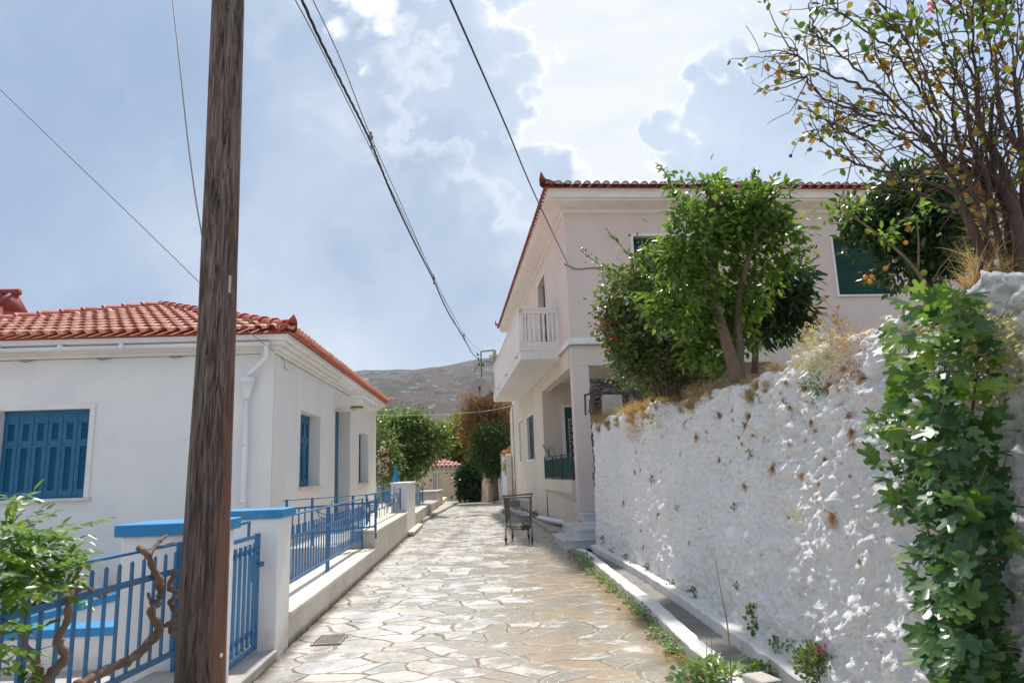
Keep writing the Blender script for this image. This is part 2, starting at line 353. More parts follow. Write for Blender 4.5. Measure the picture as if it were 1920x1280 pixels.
    r = t.mix(wet, t.step(t.noise(co, 2.4, 5, .6), .35, .65, .20, .44), t.step(med, .4, .6, .05, .16))
    t.put(p.inputs['Roughness'], r)
    h = t.math('ADD', t.math('MULTIPLY', t.step(gw, 0, .06), 1.0), t.math('ADD', t.math('MULTIPLY', med, 1.0), t.math('MULTIPLY', fine, .5)))
    h = t.math('ADD', h, t.math('ADD', t.math('MULTIPLY', rs[2], .5), t.math('MULTIPLY', grain, .12)))
    tilt = t.math('ADD', t.math('MULTIPLY', s_[0], t.math('SUBTRACT', rs[1], .5)), t.math('MULTIPLY', s_[1], t.math('SUBTRACT', rs[2], .5)))
    h = t.math('ADD', h, t.math('MULTIPLY', t.math('MULTIPLY', tilt, gm), 3.0))
    bump(t, p, h, .6, .022)
principled('crazy_paving', f)
def f(t, p, o):
    co = obj_co(t)
    a = t.noise(co, .011, 9, .7); b = t.noise(t.vmul(co, (1, .35, 1.5)), .045, 9, .78); r = t.noise(t.vmul(co, (1, .3, 2)), .12, 7, .8)
    c = t.mix(t.step(a, .40, .60), (.15, .095, .075), (.115, .105, .10))
    c = t.mix(t.step(b, .47, .56, 0, .9), c, (.045, .054, .045))
    c = t.mix(t.step(t.noise(co, .02, 6, .7), .55, .65, 0, .7), c, (.06, .07, .06))
    c = t.mix(t.step(r, .565, .63, 0, .95), c, (.42, .41, .41))
    bump(t, p, t.math('ADD', b, t.math('MULTIPLY', r, .6)), 1.0, 9.0)
    t.put(p.inputs['Base Color'], c); p.inputs['Roughness'].default_value = .95
principled('hill_scrub', f)

def leafmat(name, cols, trans=.35, rough=.42, spec=.5):
    m = bpy.data.materials.new(name); m.use_nodes = True; t = NT(m.node_tree); t.n.clear()
    o = t.new('ShaderNodeOutputMaterial'); p = t.new('ShaderNodeBsdfPrincipled'); tr = t.new('ShaderNodeBsdfTranslucent'); mx = t.new('ShaderNodeMixShader')
    g = t.new('ShaderNodeNewGeometry')
    k = len(cols); c = t.ramp(g.outputs['Random Per Island'], [(i/max(1, k-1), cc) for i, cc in enumerate(cols)])
    c = t.mix(t.step(t.noise(obj_co(t), 5, 4), .3, .7, 0, .35), c, t.mix(1.0, c, (.6, .65, .5), 'MULTIPLY'))
    t.put(p.inputs['Base Color'], c); p.inputs['Roughness'].default_value = rough; p.inputs['Specular IOR Level'].default_value = spec
    t.put(tr.inputs[0], t.mix(1.0, c, (1.25, 1.3, .6), 'MULTIPLY'))
    mx.inputs[0].default_value = trans
    t.l.new(p.outputs[0], mx.inputs[1]); t.l.new(tr.outputs[0], mx.inputs[2]); t.l.new(mx.outputs[0], o.inputs[0])
    MATS[name] = m
leafmat('leaf_citrus', [(.06, .125, .028), (.10, .185, .036), (.15, .25, .045), (.24, .34, .07)], .45, .36)
leafmat('leaf_dark', [(.020, .052, .018), (.032, .075, .022), (.04, .09, .026), (.065, .115, .035)], .25, .35)
leafmat('leaf_shrub', [(.065, .115, .038), (.09, .145, .05), (.14, .19, .06), (.28, .28, .10), (.08, .13, .05), (.20, .24, .13)], .4, .32)
leafmat('leaf_fig', [(.035, .095, .038), (.055, .13, .05), (.08, .165, .055), (.12, .21, .06)], .32, .33)
leafmat('leaf_vine', [(.065, .14, .03), (.11, .22, .04), (.18, .30, .05), (.30, .38, .08)], .45, .35)
leafmat('leaf_rose', [(.06, .11, .03), (.14, .17, .03), (.28, .24, .04), (.30, .12, .03), (.10, .14, .04)], .5, .45)
leafmat('leaf_tree', [(.08, .15, .04), (.12, .20, .05), (.18, .26, .08), (.28, .34, .14)], .35, .4)
leafmat('leaf_yellow', [(.20, .24, .03), (.32, .30, .03), (.12, .17, .03)], .4, .5)
leafmat('leaf_brown', [(.25, .12, .055), (.32, .17, .08), (.20, .10, .05), (.36, .22, .12)], .25, .8, .2)
leafmat('leaf_cypress', [(.04, .08, .022), (.06, .105, .03), (.08, .13, .035)], .25, .6, .3)
leafmat('straw', [(.43, .26, .13), (.52, .36, .21), (.36, .18, .09), (.60, .47, .31), (.28, .27, .12)], .35, .7, .2)
leafmat('rusty', [(.42, .20, .095), (.54, .30, .15), (.34, .16, .08), (.58, .38, .22)], .3, .8, .2)
leafmat('pale_dry', [(.56, .50, .30), (.66, .60, .42), (.48, .44, .22)], .35, .8, .2)
leafmat('weed', [(.08, .15, .035), (.13, .20, .06), (.20, .27, .12)], .35, .5)
leafmat('weed_grey', [(.22, .32, .17), (.34, .42, .27), (.15, .24, .09), (.42, .46, .32)], .35, .5)
leafmat('grass', [(.12, .23, .04), (.20, .32, .06), (.28, .36, .09)], .45, .4)
leafmat('petal_pink', [(.62, .08, .36), (.75, .15, .45)], .4, .6)
leafmat('petal_pale', [(.75, .52, .52), (.80, .66, .62)], .4, .6)
leafmat('petal_red', [(.60, .06, .03), (.65, .14, .04)], .4, .6)
simple('orange_fruit', (.80, .34, .02), (.70, .26, .015), .4, 5, 60, .1)
simple('green_fruit', (.22, .30, .04), (.30, .36, .06), .4, 5, 60, .1)
simple('hip_brown', (.10, .045, .03), (.06, .03, .02), .8, 8, 30, .2)
simple('seed_head', (.52, .32, .14), (.40, .23, .10), .95, 60, 90, .8)

# ------------------------------------------------------------------ mesh helpers
class MB:
    def __init__(s): s.v = []; s.f = []
    def add(s, vs, fs):
        o = len(s.v); s.v += [tuple(map(float, p)) for p in vs]; s.f += [tuple(i+o for i in q) for q in fs]
    def box(s, x0, x1, y0, y1, z0, z1):
        s.add([(x0, y0, z0), (x1, y0, z0), (x1, y1, z0), (x0, y1, z0), (x0, y0, z1), (x1, y0, z1), (x1, y1, z1), (x0, y1, z1)],
              [(3, 2, 1, 0), (4, 5, 6, 7), (0, 1, 5, 4), (1, 2, 6, 5), (2, 3, 7, 6), (3, 0, 4, 7)])
    def hexa(s, b, t):     # bottom 4 pts, top 4 pts (ccw)
        s.add(list(b)+list(t), [(3, 2, 1, 0), (4, 5, 6, 7), (0, 1, 5, 4), (1, 2, 6, 5), (2, 3, 7, 6), (3, 0, 4, 7)])
    def quad(s, a, b, c, d): s.add([a, b, c, d], [(0, 1, 2, 3)])
    def bar(s, p, q, w, h=None):       # rectangular bar between two points
        h = h or w; p = Vector(p); q = Vector(q); d = (q-p).normalized()
        a = d.cross(Vector((0, 0, 1)))
        if a.length < 1e-3: a = Vector((1, 0, 0))
        a.normalize(); b = a.cross(d).normalized(); a = a*w/2; b = b*h/2
        s.hexa([p-a-b, p+a-b, q+a-b, q-a-b], [p-a+b, p+a+b, q+a+b, q-a+b])
    def tube(s, pts, r, n=8, cap=True):
        pts = [Vector(p) for p in pts]; m = len(pts)
        rs = [r]*m if isinstance(r, (int, float)) else list(r)
        vs = []; fs = []; ref = None
        for i, p in enumerate(pts):
            d = (pts[min(i+1, m-1)]-pts[max(i-1, 0)])
            d = d.normalized() if d.length > 1e-9 else Vector((0, 0, 1))
            if ref is None: ref = d.orthogonal().normalized()
            a = (ref - d*ref.dot(d))
            a = a.normalized() if a.length > 1e-6 else d.orthogonal().normalized()
            ref = a; b = d.cross(a)
            for k in range(n):
                th = 2*math.pi*k/n; vs.append(p+(a*math.cos(th)+b*math.sin(th))*rs[i])
        for i in range(m-1):
            for k in range(n):
                k2 = (k+1) % n; fs.append((i*n+k, i*n+k2, (i+1)*n+k2, (i+1)*n+k))
        if cap: fs.append(tuple(range(n-1, -1, -1))); fs.append(tuple((m-1)*n+k for k in range(n)))
        s.add(vs, fs)
    def lathe(s, c, prof, n=16, axis='z'):
        vs = []; fs = []; m = len(prof)
        for (r, h) in prof:
            for k in range(n):
                th = 2*math.pi*k/n; x, y = r*math.cos(th), r*math.sin(th)
                q = (x, y, h) if axis == 'z' else ((x, h, y) if axis == 'y' else (h, x, y))
                vs.append((c[0]+q[0], c[1]+q[1], c[2]+q[2]))
        for i in range(m-1):
            for k in range(n): k2 = (k+1) % n; fs.append((i*n+k, i*n+k2, (i+1)*n+k2, (i+1)*n+k))
        fs.append(tuple(range(n-1, -1, -1))); fs.append(tuple((m-1)*n+k for k in range(n)))
        s.add(vs, fs)
    def ball(s, c, r, n=8, sq=1.0):
        s.lathe(c, [(max(1e-4, r*math.sin(math.pi*i/n)), -sq*r*math.cos(math.pi*i/n)) for i in range(n+1)], n+2)
    def build(s, name, mat, parent=None, smooth=False, loc=None, rotz=0, sub=None, bevel=0, vert=None):
        if sub is not None: vs = [(a-sub[0], b-sub[1], c-sub[2]) for a, b, c in s.v]
        else: vs = s.v
        me = bpy.data.meshes.new(name); me.from_pydata(vs, [], s.f); me.update()
        if smooth: me.polygons.foreach_set('use_smooth', [True]*len(me.polygons))
        return link(name, me, mat, parent, loc, rotz, bevel)
def link(name, me, mat, parent=None, loc=None, rotz=0, bevel=0):
    if mat: me.materials.append(MATS[mat])
    o = bpy.data.objects.new(name, me); COL.objects.link(o)
    if parent is not None: o.parent = parent
    if loc is not None: o.location = loc
    o.rotation_euler[2] = rotz
    if bevel:
        b = o.modifiers.new('bevel', 'BEVEL'); b.width = bevel; b.segments = 2; b.limit_method = 'ANGLE'
    return o
def raw(name, V, F, mat, parent=None, smooth=False, sub=None, loc=None):
    V = np.asarray(V, float)
    if sub is not None: V = V - np.asarray(sub)
    F = np.asarray(F, np.int32); k = F.shape[1]
    me = bpy.data.meshes.new(name); me.vertices.add(len(V)); me.vertices.foreach_set('co', V.ravel())
    me.loops.add(F.size); me.loops.foreach_set('vertex_index', F.ravel()); me.polygons.add(len(F))
    me.polygons.foreach_set('loop_start', np.arange(0, F.size, k, dtype=np.int32))
    if smooth: me.polygons.foreach_set('use_smooth', np.ones(len(F), bool))
    me.update(calc_edges=True); me.validate()
    return link(name, me, mat, parent, loc)
def tag(o, label, cat, group=None):
    o['label'] = label; o['category'] = cat
    if group: o['group'] = group
    return o
def thing(name, label, cat, loc=(0, 0, 0), rotz=0.0, group=None):
    o = bpy.data.objects.new(name, None); COL.objects.link(o); o.empty_display_size = .2
    o.location = loc; o.rotation_euler[2] = rotz
    return tag(o, label, cat, group)
def struct(o): o['kind'] = 'structure'; return o
def dup(root, loc=None, rot=None, scale=None, label=None):
    r = root.copy(); COL.objects.link(r)
    if loc is not None: r.location = loc
    if rot is not None: r.rotation_euler = rot
    if scale is not None: r.scale = (scale,)*3 if isinstance(scale, (int, float)) else scale
    if label: r['label'] = label
    for ch in list(root.children):
        c = ch.copy(); COL.objects.link(c); c.parent = r
        for g in list(ch.children): e = g.copy(); COL.objects.link(e); e.parent = c
    return r

# numpy noise
def _h(ix, iy, s=0):
    n = (ix.astype(np.int64)*374761393 + iy.astype(np.int64)*668265263 + s*974634777) & 0xffffffff
    n = ((n ^ (n >> 13))*1274126177) & 0xffffffff
    return ((n ^ (n >> 16)) & 0xffff)/65535.0
def vn(x, y, s=0):
    ix, iy = np.floor(x), np.floor(y); fx, fy = x-ix, y-iy; fx = fx*fx*(3-2*fx); fy = fy*fy*(3-2*fy)
    return (_h(ix, iy, s)*(1-fx)+_h(ix+1, iy, s)*fx)*(1-fy)+(_h(ix, iy+1, s)*(1-fx)+_h(ix+1, iy+1, s)*fx)*fy
def fbm(x, y, o=5, s=0, g=.5):
    t = 0; a = 1; n = 0
    for i in range(o): t = t+a*vn(x*2**i, y*2**i, s+i); n += a; a *= g
    return t/n
def vor2(x, y, s=0):
    ix, iy = np.floor(x), np.floor(y); f1 = np.full(x.shape, 9.); f2 = f1.copy(); idv = np.zeros(x.shape)
    for a in (-1, 0, 1):
        for b in (-1, 0, 1):
            cx, cy = ix+a, iy+b; px = cx+_h(cx, cy, s); py = cy+_h(cx, cy, s+7)
            dd = np.hypot(px-x, py-y); hid = _h(cx, cy, s+13)
            nf = dd < f1; f2 = np.where(nf, f1, np.minimum(f2, dd)); idv = np.where(nf, hid, idv); f1 = np.where(nf, dd, f1)
    return f1, f2, idv
def grid_faces(nu, nv):
    i = np.arange(nu-1)[:, None]*nv+np.arange(nv-1)[None, :]
    return np.stack([i, i+nv, i+nv+1, i+1], -1).reshape(-1, 4)

# foliage
T_LEAF = (np.array([(0, 0, 0), (-.22, .35, .05), (0, .4, -.02), (.22, .35, .05), (-.17, .7, .02), (.17, .7, .02), (0, 1, -.08)]),
          np.array([(0, 2, 1), (0, 3, 2), (1, 2, 4), (2, 3, 5), (2, 6, 4), (2, 5, 6)]))
T_ROUND = (np.array([(0, 0, 0), (-.36, .3, .06), (0, .4, -.02), (.36, .3, .06), (-.3, .7, .03), (.3, .7, .03), (0, 1, -.06)]), T_LEAF[1])
T_SLIM = (np.array([(0, 0, 0), (-.11, .35, .03), (0, .4, -.02), (.11, .35, .03), (-.09, .7, .0), (.09, .7, .0), (0, 1, -.12)]), T_LEAF[1])
T_DOT = (np.array([(0, 0, 0), (-.3, .5, .03), (.3, .5, .03), (0, 1, 0)]), np.array([(0, 2, 1), (1, 2, 3)]))
def _fig():
    out = []; lob = [(-2.05, .62), (-1.0, .92), (0, 1.0), (1.0, .92), (2.05, .62)]
    for i, (a, r) in enumerate(lob):
        for da, k in ((-.34, .70), (-.24, .92), (0, 1.0), (.24, .92), (.34, .70)):
            rr = r*k; th = a+da*(.85 if abs(a) < 1.5 else 1.0); out.append((rr*math.sin(th)*.62, .30+rr*math.cos(th)*.68))
        if i < 4: a2 = (a+lob[i+1][0])/2; out.append((.46*math.sin(a2)*.62, .30+.46*math.cos(a2)*.68))
    V = [(0, .3, 0)]+[(x, y, .10*abs(x)-.16*((y-.3)**2+x*x*.6)) for x, y in out]+[(0, 0, .0)]
    n = len(out); F = [(0, i+1, i+2) for i in range(n-1)]+[(0, n, n+1), (0, n+1, 1)]
    return np.array(V), np.array(F)[:, ::-1]
T_FIG = _fig()
def place(tm, P, D, N, S, wid=None):
    V, F = tm; P = np.asarray(P, float); D = D/np.linalg.norm(D, axis=1, keepdims=True)
    X = np.cross(D, N); X /= np.linalg.norm(X, axis=1, keepdims=True)+1e-9; Z = np.cross(X, D)
    S = np.broadcast_to(np.asarray(S, float), (len(P),))
    L = V[None]*S[:, None, None]
    out = P[:, None, :]+L[..., 0:1]*X[:, None, :]+L[..., 1:2]*D[:, None, :]+L[..., 2:3]*Z[:, None, :]
    Fa = F[None]+np.arange(len(P))[:, None, None]*len(V)
    return out.reshape(-1, 3), Fa.reshape(-1, 3)
def join(parts):
    V = []; F = []; o = 0
    for a, b in parts: V.append(a); F.append(b+o); o += len(a)
    return np.concatenate(V), np.concatenate(F)
def unit(rng, n):
    a = rng.normal(size=(n, 3)); return a/np.linalg.norm(a, axis=1, keepdims=True)
def crown(rng, blobs, ncl, per, cr, size, tm=T_LEAF, out=.7, droop=-.1, up=.8, shell=.5, sv=.35):
    vol = np.array([b[1][0]*b[1][1]*b[1][2] for b in blobs]); vol = vol**.8; pick = rng.choice(len(blobs), ncl, p=vol/vol.sum())
    c = np.array([b[0] for b in blobs])[pick]; r = np.array([b[1] for b in blobs])[pick]
    dirs = unit(rng, ncl); rr = shell+(1-shell)*rng.random((ncl, 1))**.6
    cc = c+dirs*r*rr
    P = np.repeat(cc, per, 0); od = np.repeat(dirs, per, 0); n = len(P)
    off = rng.normal(size=(n, 3))*cr*np.array([1, 1, .8]); P = P+off
    D = od*out+unit(rng, n)*.9+off/cr*.35+np.array([0, 0, droop]); N = unit(rng, n)*.7+np.array([0, 0, up])+od*.3
    S = size*(1+sv*(rng.random(n)*2-1))
    return place(tm, P, D, N, S), cc
def limbs(mb, rng, base, fork, cc, k, r0, r1=.006, jit=.1, n=6):
    base = np.array(base, float); fork = np.array(fork, float)
    for c in cc[rng.choice(len(cc), min(k, len(cc)), replace=False)]:
        t = np.linspace(0, 1, 6)[:, None]
        mid_ = fork+(c-fork)*.45+np.array([0, 0, .12])*np.linalg.norm(c-fork)+rng.normal(size=3)*jit*np.linalg.norm(c-fork)
        q = (1-t)**2*fork+2*t*(1-t)*mid_+t*t*c
        mb.tube(q, list(np.linspace(r0, r1, 6)), n)
def tube_raw(mb, pts, r, n=6): mb.tube(pts, r, n)
def spline(pts, n):
    P = [np.array(p, float) for p in pts]; P = [2*P[0]-P[1]]+P+[2*P[-1]-P[-2]]; out = []
    m = len(P)-3
    for i in range(m):
        for j in range(n):
            t = j/n; a, b, c, d_ = P[i:i+4]
            out.append(.5*((2*b)+(-a+c)*t+(2*a-5*b+4*c-d_)*t*t+(-a+3*b-3*c+d_)*t**3))
    out.append(P[-2]); return out


# ================================================================== SETTING
mb = MB(); mb.quad((-1700, -300, -.06), (1700, -300, -.06), (1700, 1700, -.06), (-1700, 1700, -.06)); struct(mb.build('ground', 'earth'))
mb = MB(); mb.add([(-2.6, -4, 0), (1.36, -4, 0), (1.22, 7, 0), (1.12, 12.4, 0), (1.5, 12.9, 0), (2.6, 13, 0), (2.6, 16.2, 0), (.4, 26, 0), (-.4, 34, 0), (-.6, 60, 0), (-12, 60, 0), (-9, 41, 0), (-4.4, 36, 0), (-3.3, 24, 0)],
                  [tuple(range(14))])
struct(mb.build('street', 'crazy_paving'))
mb = MB(); mb.box(-14, -2.62, -3, 10.4, -.05, .05); mb.box(-14, -3.0, 22, 36, -.05, .10); struct(mb.build('yard_ground', 'concrete'))
# hill
nx, ny = 240, 120
X, Y = np.meshgrid(np.linspace(-1100, 1100, nx), np.linspace(260, 1500, ny), indexing='ij')
ridge = np.interp(X, [-1100, -600, -330, -222, -175, -122, -72, -29, 60, 300, 1100], [60, 95, 128, 142, 146, 143.5, 147.5, 154, 165, 150, 90])
k = np.clip((Y-260)/740, 0, 1); prof = 1-(1-k)**1.5
prof = np.where(Y > 1000, 1-((Y-1000)/500)**2*.8, prof)
Z = ridge*prof + (fbm(X/90, Y/90, 6, 3)-.5)*26*np.clip((1000-Y)/300, 0, 1)*np.clip((Y-260)/200, 0, 1) + (fbm(X/26, Y/26, 5, 9, .6)-.5)*5
Z += (fbm(X/8, Y/8, 3, 21)-.5)*1.6
Z = np.where(Y < 275, -5, Z)
struct(raw('hill', np.stack([X, Y, Z], -1).reshape(-1, 3), grid_faces(nx, ny), 'hill_scrub', smooth=True))
# distant mast on the ridge
mb = MB(); p = aty(807, 705, 1000); mb.tube([(p[0], 998, p[2]-8), (p[0], 998, p[2]+12)], .7, 6); mb.box(p[0]-1.2, p[0]+1.2, 997, 999, p[2]+6, p[2]+9)
tag(mb.build('mast', 'cable_grey'), 'tiny thin mast standing on the distant hill ridge', 'mast')

# ------------------------------------------------------------------ wall panel with openings
def panel(mb, axis, pos, sgn, u0, u1, z0, z1, holes=(), depth=.25):
    us = sorted({u0, u1, *[h[0] for h in holes], *[h[1] for h in holes]}); zs = sorted({z0, z1, *[h[2] for h in holes], *[h[3] for h in holes]})
    def P(u, z, o=0.0): return (pos+o, u, z) if axis == 'x' else (u, pos+o, z)
    for i in range(len(us)-1):
        for j in range(len(zs)-1):
            cu, cz = (us[i]+us[i+1])/2, (zs[j]+zs[j+1])/2
            if any(h[0] < cu < h[1] and h[2] < cz < h[3] for h in holes): continue
            mb.quad(P(us[i], zs[j]), P(us[i+1], zs[j]), P(us[i+1], zs[j+1]), P(us[i], zs[j+1]))
    for h in holes:
        dd_ = -sgn*depth
        for (a, b) in (((h[0], h[2]), (h[0], h[3])), ((h[0], h[3]), (h[1], h[3])), ((h[1], h[3]), (h[1], h[2])), ((h[1], h[2]), (h[0], h[2]))):
            mb.quad(P(a[0], a[1]), P(b[0], b[1]), P(b[0], b[1], dd_), P(a[0], a[1], dd_))

def tiles(mb, pan, org, e, s, ncol, pitch, ncourse, clen, r, lift=.03, mort=None):
    """barrel tiles: org eave start, e along the eave, s up the slope, ncourse(col) -> length in courses"""
    org = np.array(org, float); e = np.array(e, float); s = np.array(s, float); n = np.cross(e, s); n /= np.linalg.norm(n)
    K_ = 7
    for c in range(ncol):
        L = ncourse(c+.5)
        nc = int(math.ceil(L))
        for j in range(nc):
            l0 = j*clen; l1 = min((j+1), L)*clen+.05
            if l1-l0 < .08: continue
            p0 = org+e*(c+.5)*pitch+s*l0+n*(lift+.012*random.random()); p1 = org+e*(c+.5)*pitch+s*l1+n*.004
            vs = []; fs = []
            for (p, rr, q) in ((p0, r, 0), (p1, r*.82, 0)):
                for k in range(K_+1):
                    th = math.pi*k/K_; vs.append(p-e*rr*math.cos(th)+n*rr*.8*math.sin(th))
            for k in range(K_+1):
                th = math.pi*k/K_; vs.append(p0-e*(r-.014)*math.cos(th)+n*(r-.014)*.8*math.sin(th))
            for k in range(K_+1):
                th = math.pi*k/K_; vs.append(p0+s*.15-e*(r-.016)*math.cos(th)+n*(r-.016)*.8*math.sin(th))
            m = K_+1
            for k in range(K_):
                fs.append((k, k+1, m+k+1, m+k)); fs.append((k+1, k, 2*m+k, 2*m+k+1)); fs.append((2*m+k+1, 2*m+k, 3*m+k, 3*m+k+1))
            mb.add(vs, fs)
            if mort is not None and j == 0:
                q = p0+s*.035; vs = [q]+[q-e*(r-.012)*math.cos(math.pi*k/K_)+n*(r-.012)*.8*math.sin(math.pi*k/K_) for k in range(K_+1)]
                mort.add(vs, [(0, k+1, k+2) for k in range(K_)])
def caps(mb, a, b, r, step=.34, lift=.02):
    a = np.array(a, float); b = np.array(b, float); L = np.linalg.norm(b-a); d = (b-a)/L; sd_ = np.cross(d, (0, 0, 1)); sd_ /= np.linalg.norm(sd_); n = np.cross(sd_, d); K_ = 8
    nn = int(L/step)
    for i in range(nn):
        p0 = a+d*i*L/nn+n*lift; p1 = a+d*((i+1)*L/nn+.05)
        vs = []
        for (p, rr) in ((p0, r), (p0+d*.05, r*1.02), (p1, r*.82)):
            for k in range(K_+1):
                th = math.pi*(-.08+1.16*k/K_); vs.append(p+sd_*rr*math.cos(th)+n*rr*.85*math.sin(th))
        m = K_+1; fs = [(i_*m+k, i_*m+k+1, (i_+1)*m+k+1, (i_+1)*m+k) for i_ in range(2) for k in range(K_)]
        fs.append(tuple(range(m)))
        mb.add(vs, fs)
def horn(mb, p, d, r=.11, h=.24):      # upturned end tile of a hip, d = outward plan direction
    p = np.array(p, float); d = np.array([d[0], d[1], 0.]); d /= np.linalg.norm(d); sd_ = np.array([-d[1], d[0], 0]); vs = []
    for (t, z, rr) in ((-.34, .10, r), (-.15, .06, r*1.05), (0, .09, r), (.07, .18, r*.62), (.09, h, r*.12)):
        for k in range(8):
            th = math.pi*(-.1+1.2*k/7); vs.append(p+d*t+sd_*rr*math.cos(th)+np.array([0, 0, z-.05+rr*.8*math.sin(th)]))
    mb.add(vs, [(i*8+k, i*8+k+1, (i+1)*8+k+1, (i+1)*8+k) for i in range(4) for k in range(7)])

def shutter(mb, axis, pos, sgn, u0, u1, z0, z1, leaves_, split=.34, th=.035):
    """louvred leaves lying in a plane; sgn = outward"""
    def B(ua, ub, o0, o1, za, zb):
        if axis == 'x': mb.box(min(pos+o0, pos+o1), max(pos+o0, pos+o1), ua, ub, za, zb)
        else: mb.box(ua, ub, min(pos+o0, pos+o1), max(pos+o0, pos+o1), za, zb)
    wl = (u1-u0)/leaves_; H_ = z1-z0
    for i in range(leaves_):
        a = u0+i*wl+.004; b = u0+(i+1)*wl-.004; st = wl*.27
        B(a, a+st, 0, sgn*th, z0, z1); B(b-st, b, 0, sgn*th, z0, z1)
        zs = (z0, z0+.085*H_, z0+(.60)*H_, z0+(.60+.085)*H_, z1-.11*H_, z1)
        for za, zb in ((zs[0], zs[1]), (zs[2], zs[3]), (zs[4], zs[5])): B(a+st, b-st, 0, sgn*(th-.002), za, zb)
        for za, zb in ((zs[1], zs[2]), (zs[3], zs[4])):
            n = max(4, int((zb-za)/.031))
            for k in range(n):
                zz = za+(k+.5)*(zb-za)/n; q0, q1 = sgn*.006, sgn*(th-.006)
                pt = [(a+st, q0, zz+.012), (b-st, q0, zz+.012), (b-st, q1, zz-.010), (a+st, q1, zz-.010)]
                t2 = [(x, y, z+.006) for x, y, z in pt]
                if axis == 'x': pt = [(pos+y, x, z) for x, y, z in pt]; t2 = [(pos+y, x, z) for x, y, z in t2]
                else: pt = [(x, pos+y, z) for x, y, z in pt]; t2 = [(x, pos+y, z) for x, y, z in t2]
                mb.hexa(pt, t2)
        B(a+st*.8, b-st*.8, -.001*sgn, .002*sgn, z0+.02, z1-.02)
        for zz in (.12, .38, .63, .88):      # hinges
            B(a+.004, a+.022, sgn*th, sgn*(th+.008), z0+zz*H_, z0+zz*H_+.04)

# ================================================================== WHITE HOUSE (left)
LC, LA = (-3.707, 10.5, 0), rad(2.9)
WW, LL = 6.75, 10.4
house = thing('house', 'single-storey white house with terracotta hip roof and blue louvred shutters', 'house', LC, LA)
FW = [(-4.06, -2.74, 1.345, 2.665)]
SW = [(1.60, 3.12, 1.36, 2.70), (4.50, 6.25, .45, 3.06), (7.45, 8.95, 1.34, 2.665)]
mb = MB(); panel(mb, 'y', 0, -1, -WW, -.002, 0, 3.46, FW, .16)
panel(mb, 'y', LL, 1, -WW, -.002, 0, 3.46); panel(mb, 'x', -WW, -1, 0, LL, 0, 3.46)
mb.build('wall', 'white_plaster', house)
mb = MB(); panel(mb, 'x', 0, 1, 0, LL, 0, 3.46, SW, .30); mb.build('wall', 'ashlar_plaster', house)
mb = MB(); mb.box(-.22, -.004, -.012, .05, .05, 3.45); mb.box(-.21, -.006, -.02, .05, .04, .35); mb.build('corner_pilaster', 'ashlar_plaster', house)
# cornice in steps
mb = MB()
for o_, z0, z1 in ((.05, 3.44, 3.50), (.12, 3.497, 3.56), (.20, 3.557, 3.61), (.27, 3.607, 3.70)): mb.box(-WW-o_, o_, -o_, LL+o_, z0, z1)
mb.build('cornice', 'trim_white', house, bevel=.012)
mb = MB(); mb.tube([(-WW-.1, -.008, 3.437), (.006, -.008, 3.437), (.008, LL, 3.437)], .006, 5)
for bx in (-4.95, -3.75, -2.6, -1.5): mb.tube([(bx-.1, -.02, 3.43), (bx, -.06, 3.40), (bx+.12, -.02, 3.435)], .008, 5)
mb.tube([(.02, .25, 3.43), (.05, .35, 3.36), (.03, .40, 3.28), (.05, .55, 3.25)], .006, 5); mb.build('wall_cable', 'cable_grey', house)
# roof
EO, EZ = .33, 3.705; ex0, ex1, ey0, ey1 = -WW-EO, EO, -EO, LL+EO
RW = ex1-ex0; RL = ey1-ey0; rise = 1.34; half = RW/2
ax = (ex0+ex1)/2; A0 = (ax, ey0+half, EZ+rise); A1 = (ax, ey1-half, EZ+rise)
pan = MB(); z = EZ+.005
c00, c10, c11, c01 = (ex0, ey0, z), (ex1, ey0, z), (ex1, ey1, z), (ex0, ey1, z)
pan.add([c00, c10, c11, c01, A0, A1], [(0, 1, 4), (1, 2, 5, 4), (2, 3, 5), (3, 0, 4, 5), (3, 2, 1, 0)])
roof = pan.build('roof', 'pan_red', house)
ca, sa = half/math.hypot(half, rise), rise/math.hypot(half, rise); SLN = math.hypot(half, rise)
random.seed(4)
tl = MB(); pitch = .196; nc = int(RW/pitch); pitch = RW/nc; cl_ = .375
tiles(tl, None, (ex0, ey0-.02, EZ+.02), (1, 0, 0), (0, ca, sa), nc, pitch, lambda c: max(.25, min(c, nc-c)*pitch/half*SLN/cl_-.1), cl_, .086)
ncr = int(RL/.2); pr = RL/ncr
tiles(tl, None, (ex1+.02, ey0, EZ+.02), (0, 1, 0), (-ca, 0, sa), ncr, pr, lambda c: max(.25, min(c*pr, (ncr-c)*pr, half)/half*SLN/cl_-.1), cl_, .086)
tl.build('roof_tile', 'terracotta', roof, smooth=True)
cp = MB()
caps(cp, (ex1-.1, ey0+.1, EZ+.10), (A0[0], A0[1], A0[2]+.07), .115); caps(cp, (ex0, ey0, EZ+.06), (A0[0], A0[1], A0[2]+.07), .115)
caps(cp, (A0[0], A0[1], A0[2]+.06), (A1[0], A1[1], A1[2]+.06), .115); caps(cp, (ex1-.1, ey1-.1, EZ+.10), (A1[0], A1[1], A1[2]+.06), .115)
horn(cp, (ex1-.02, ey0+.02, EZ+.03), (1, -1), .12, .27); horn(cp, (ex1-.02, ey1-.02, EZ+.03), (1, 1), .10, .26)
cp.build('ridge_cap', 'ridge_red', roof, smooth=True)
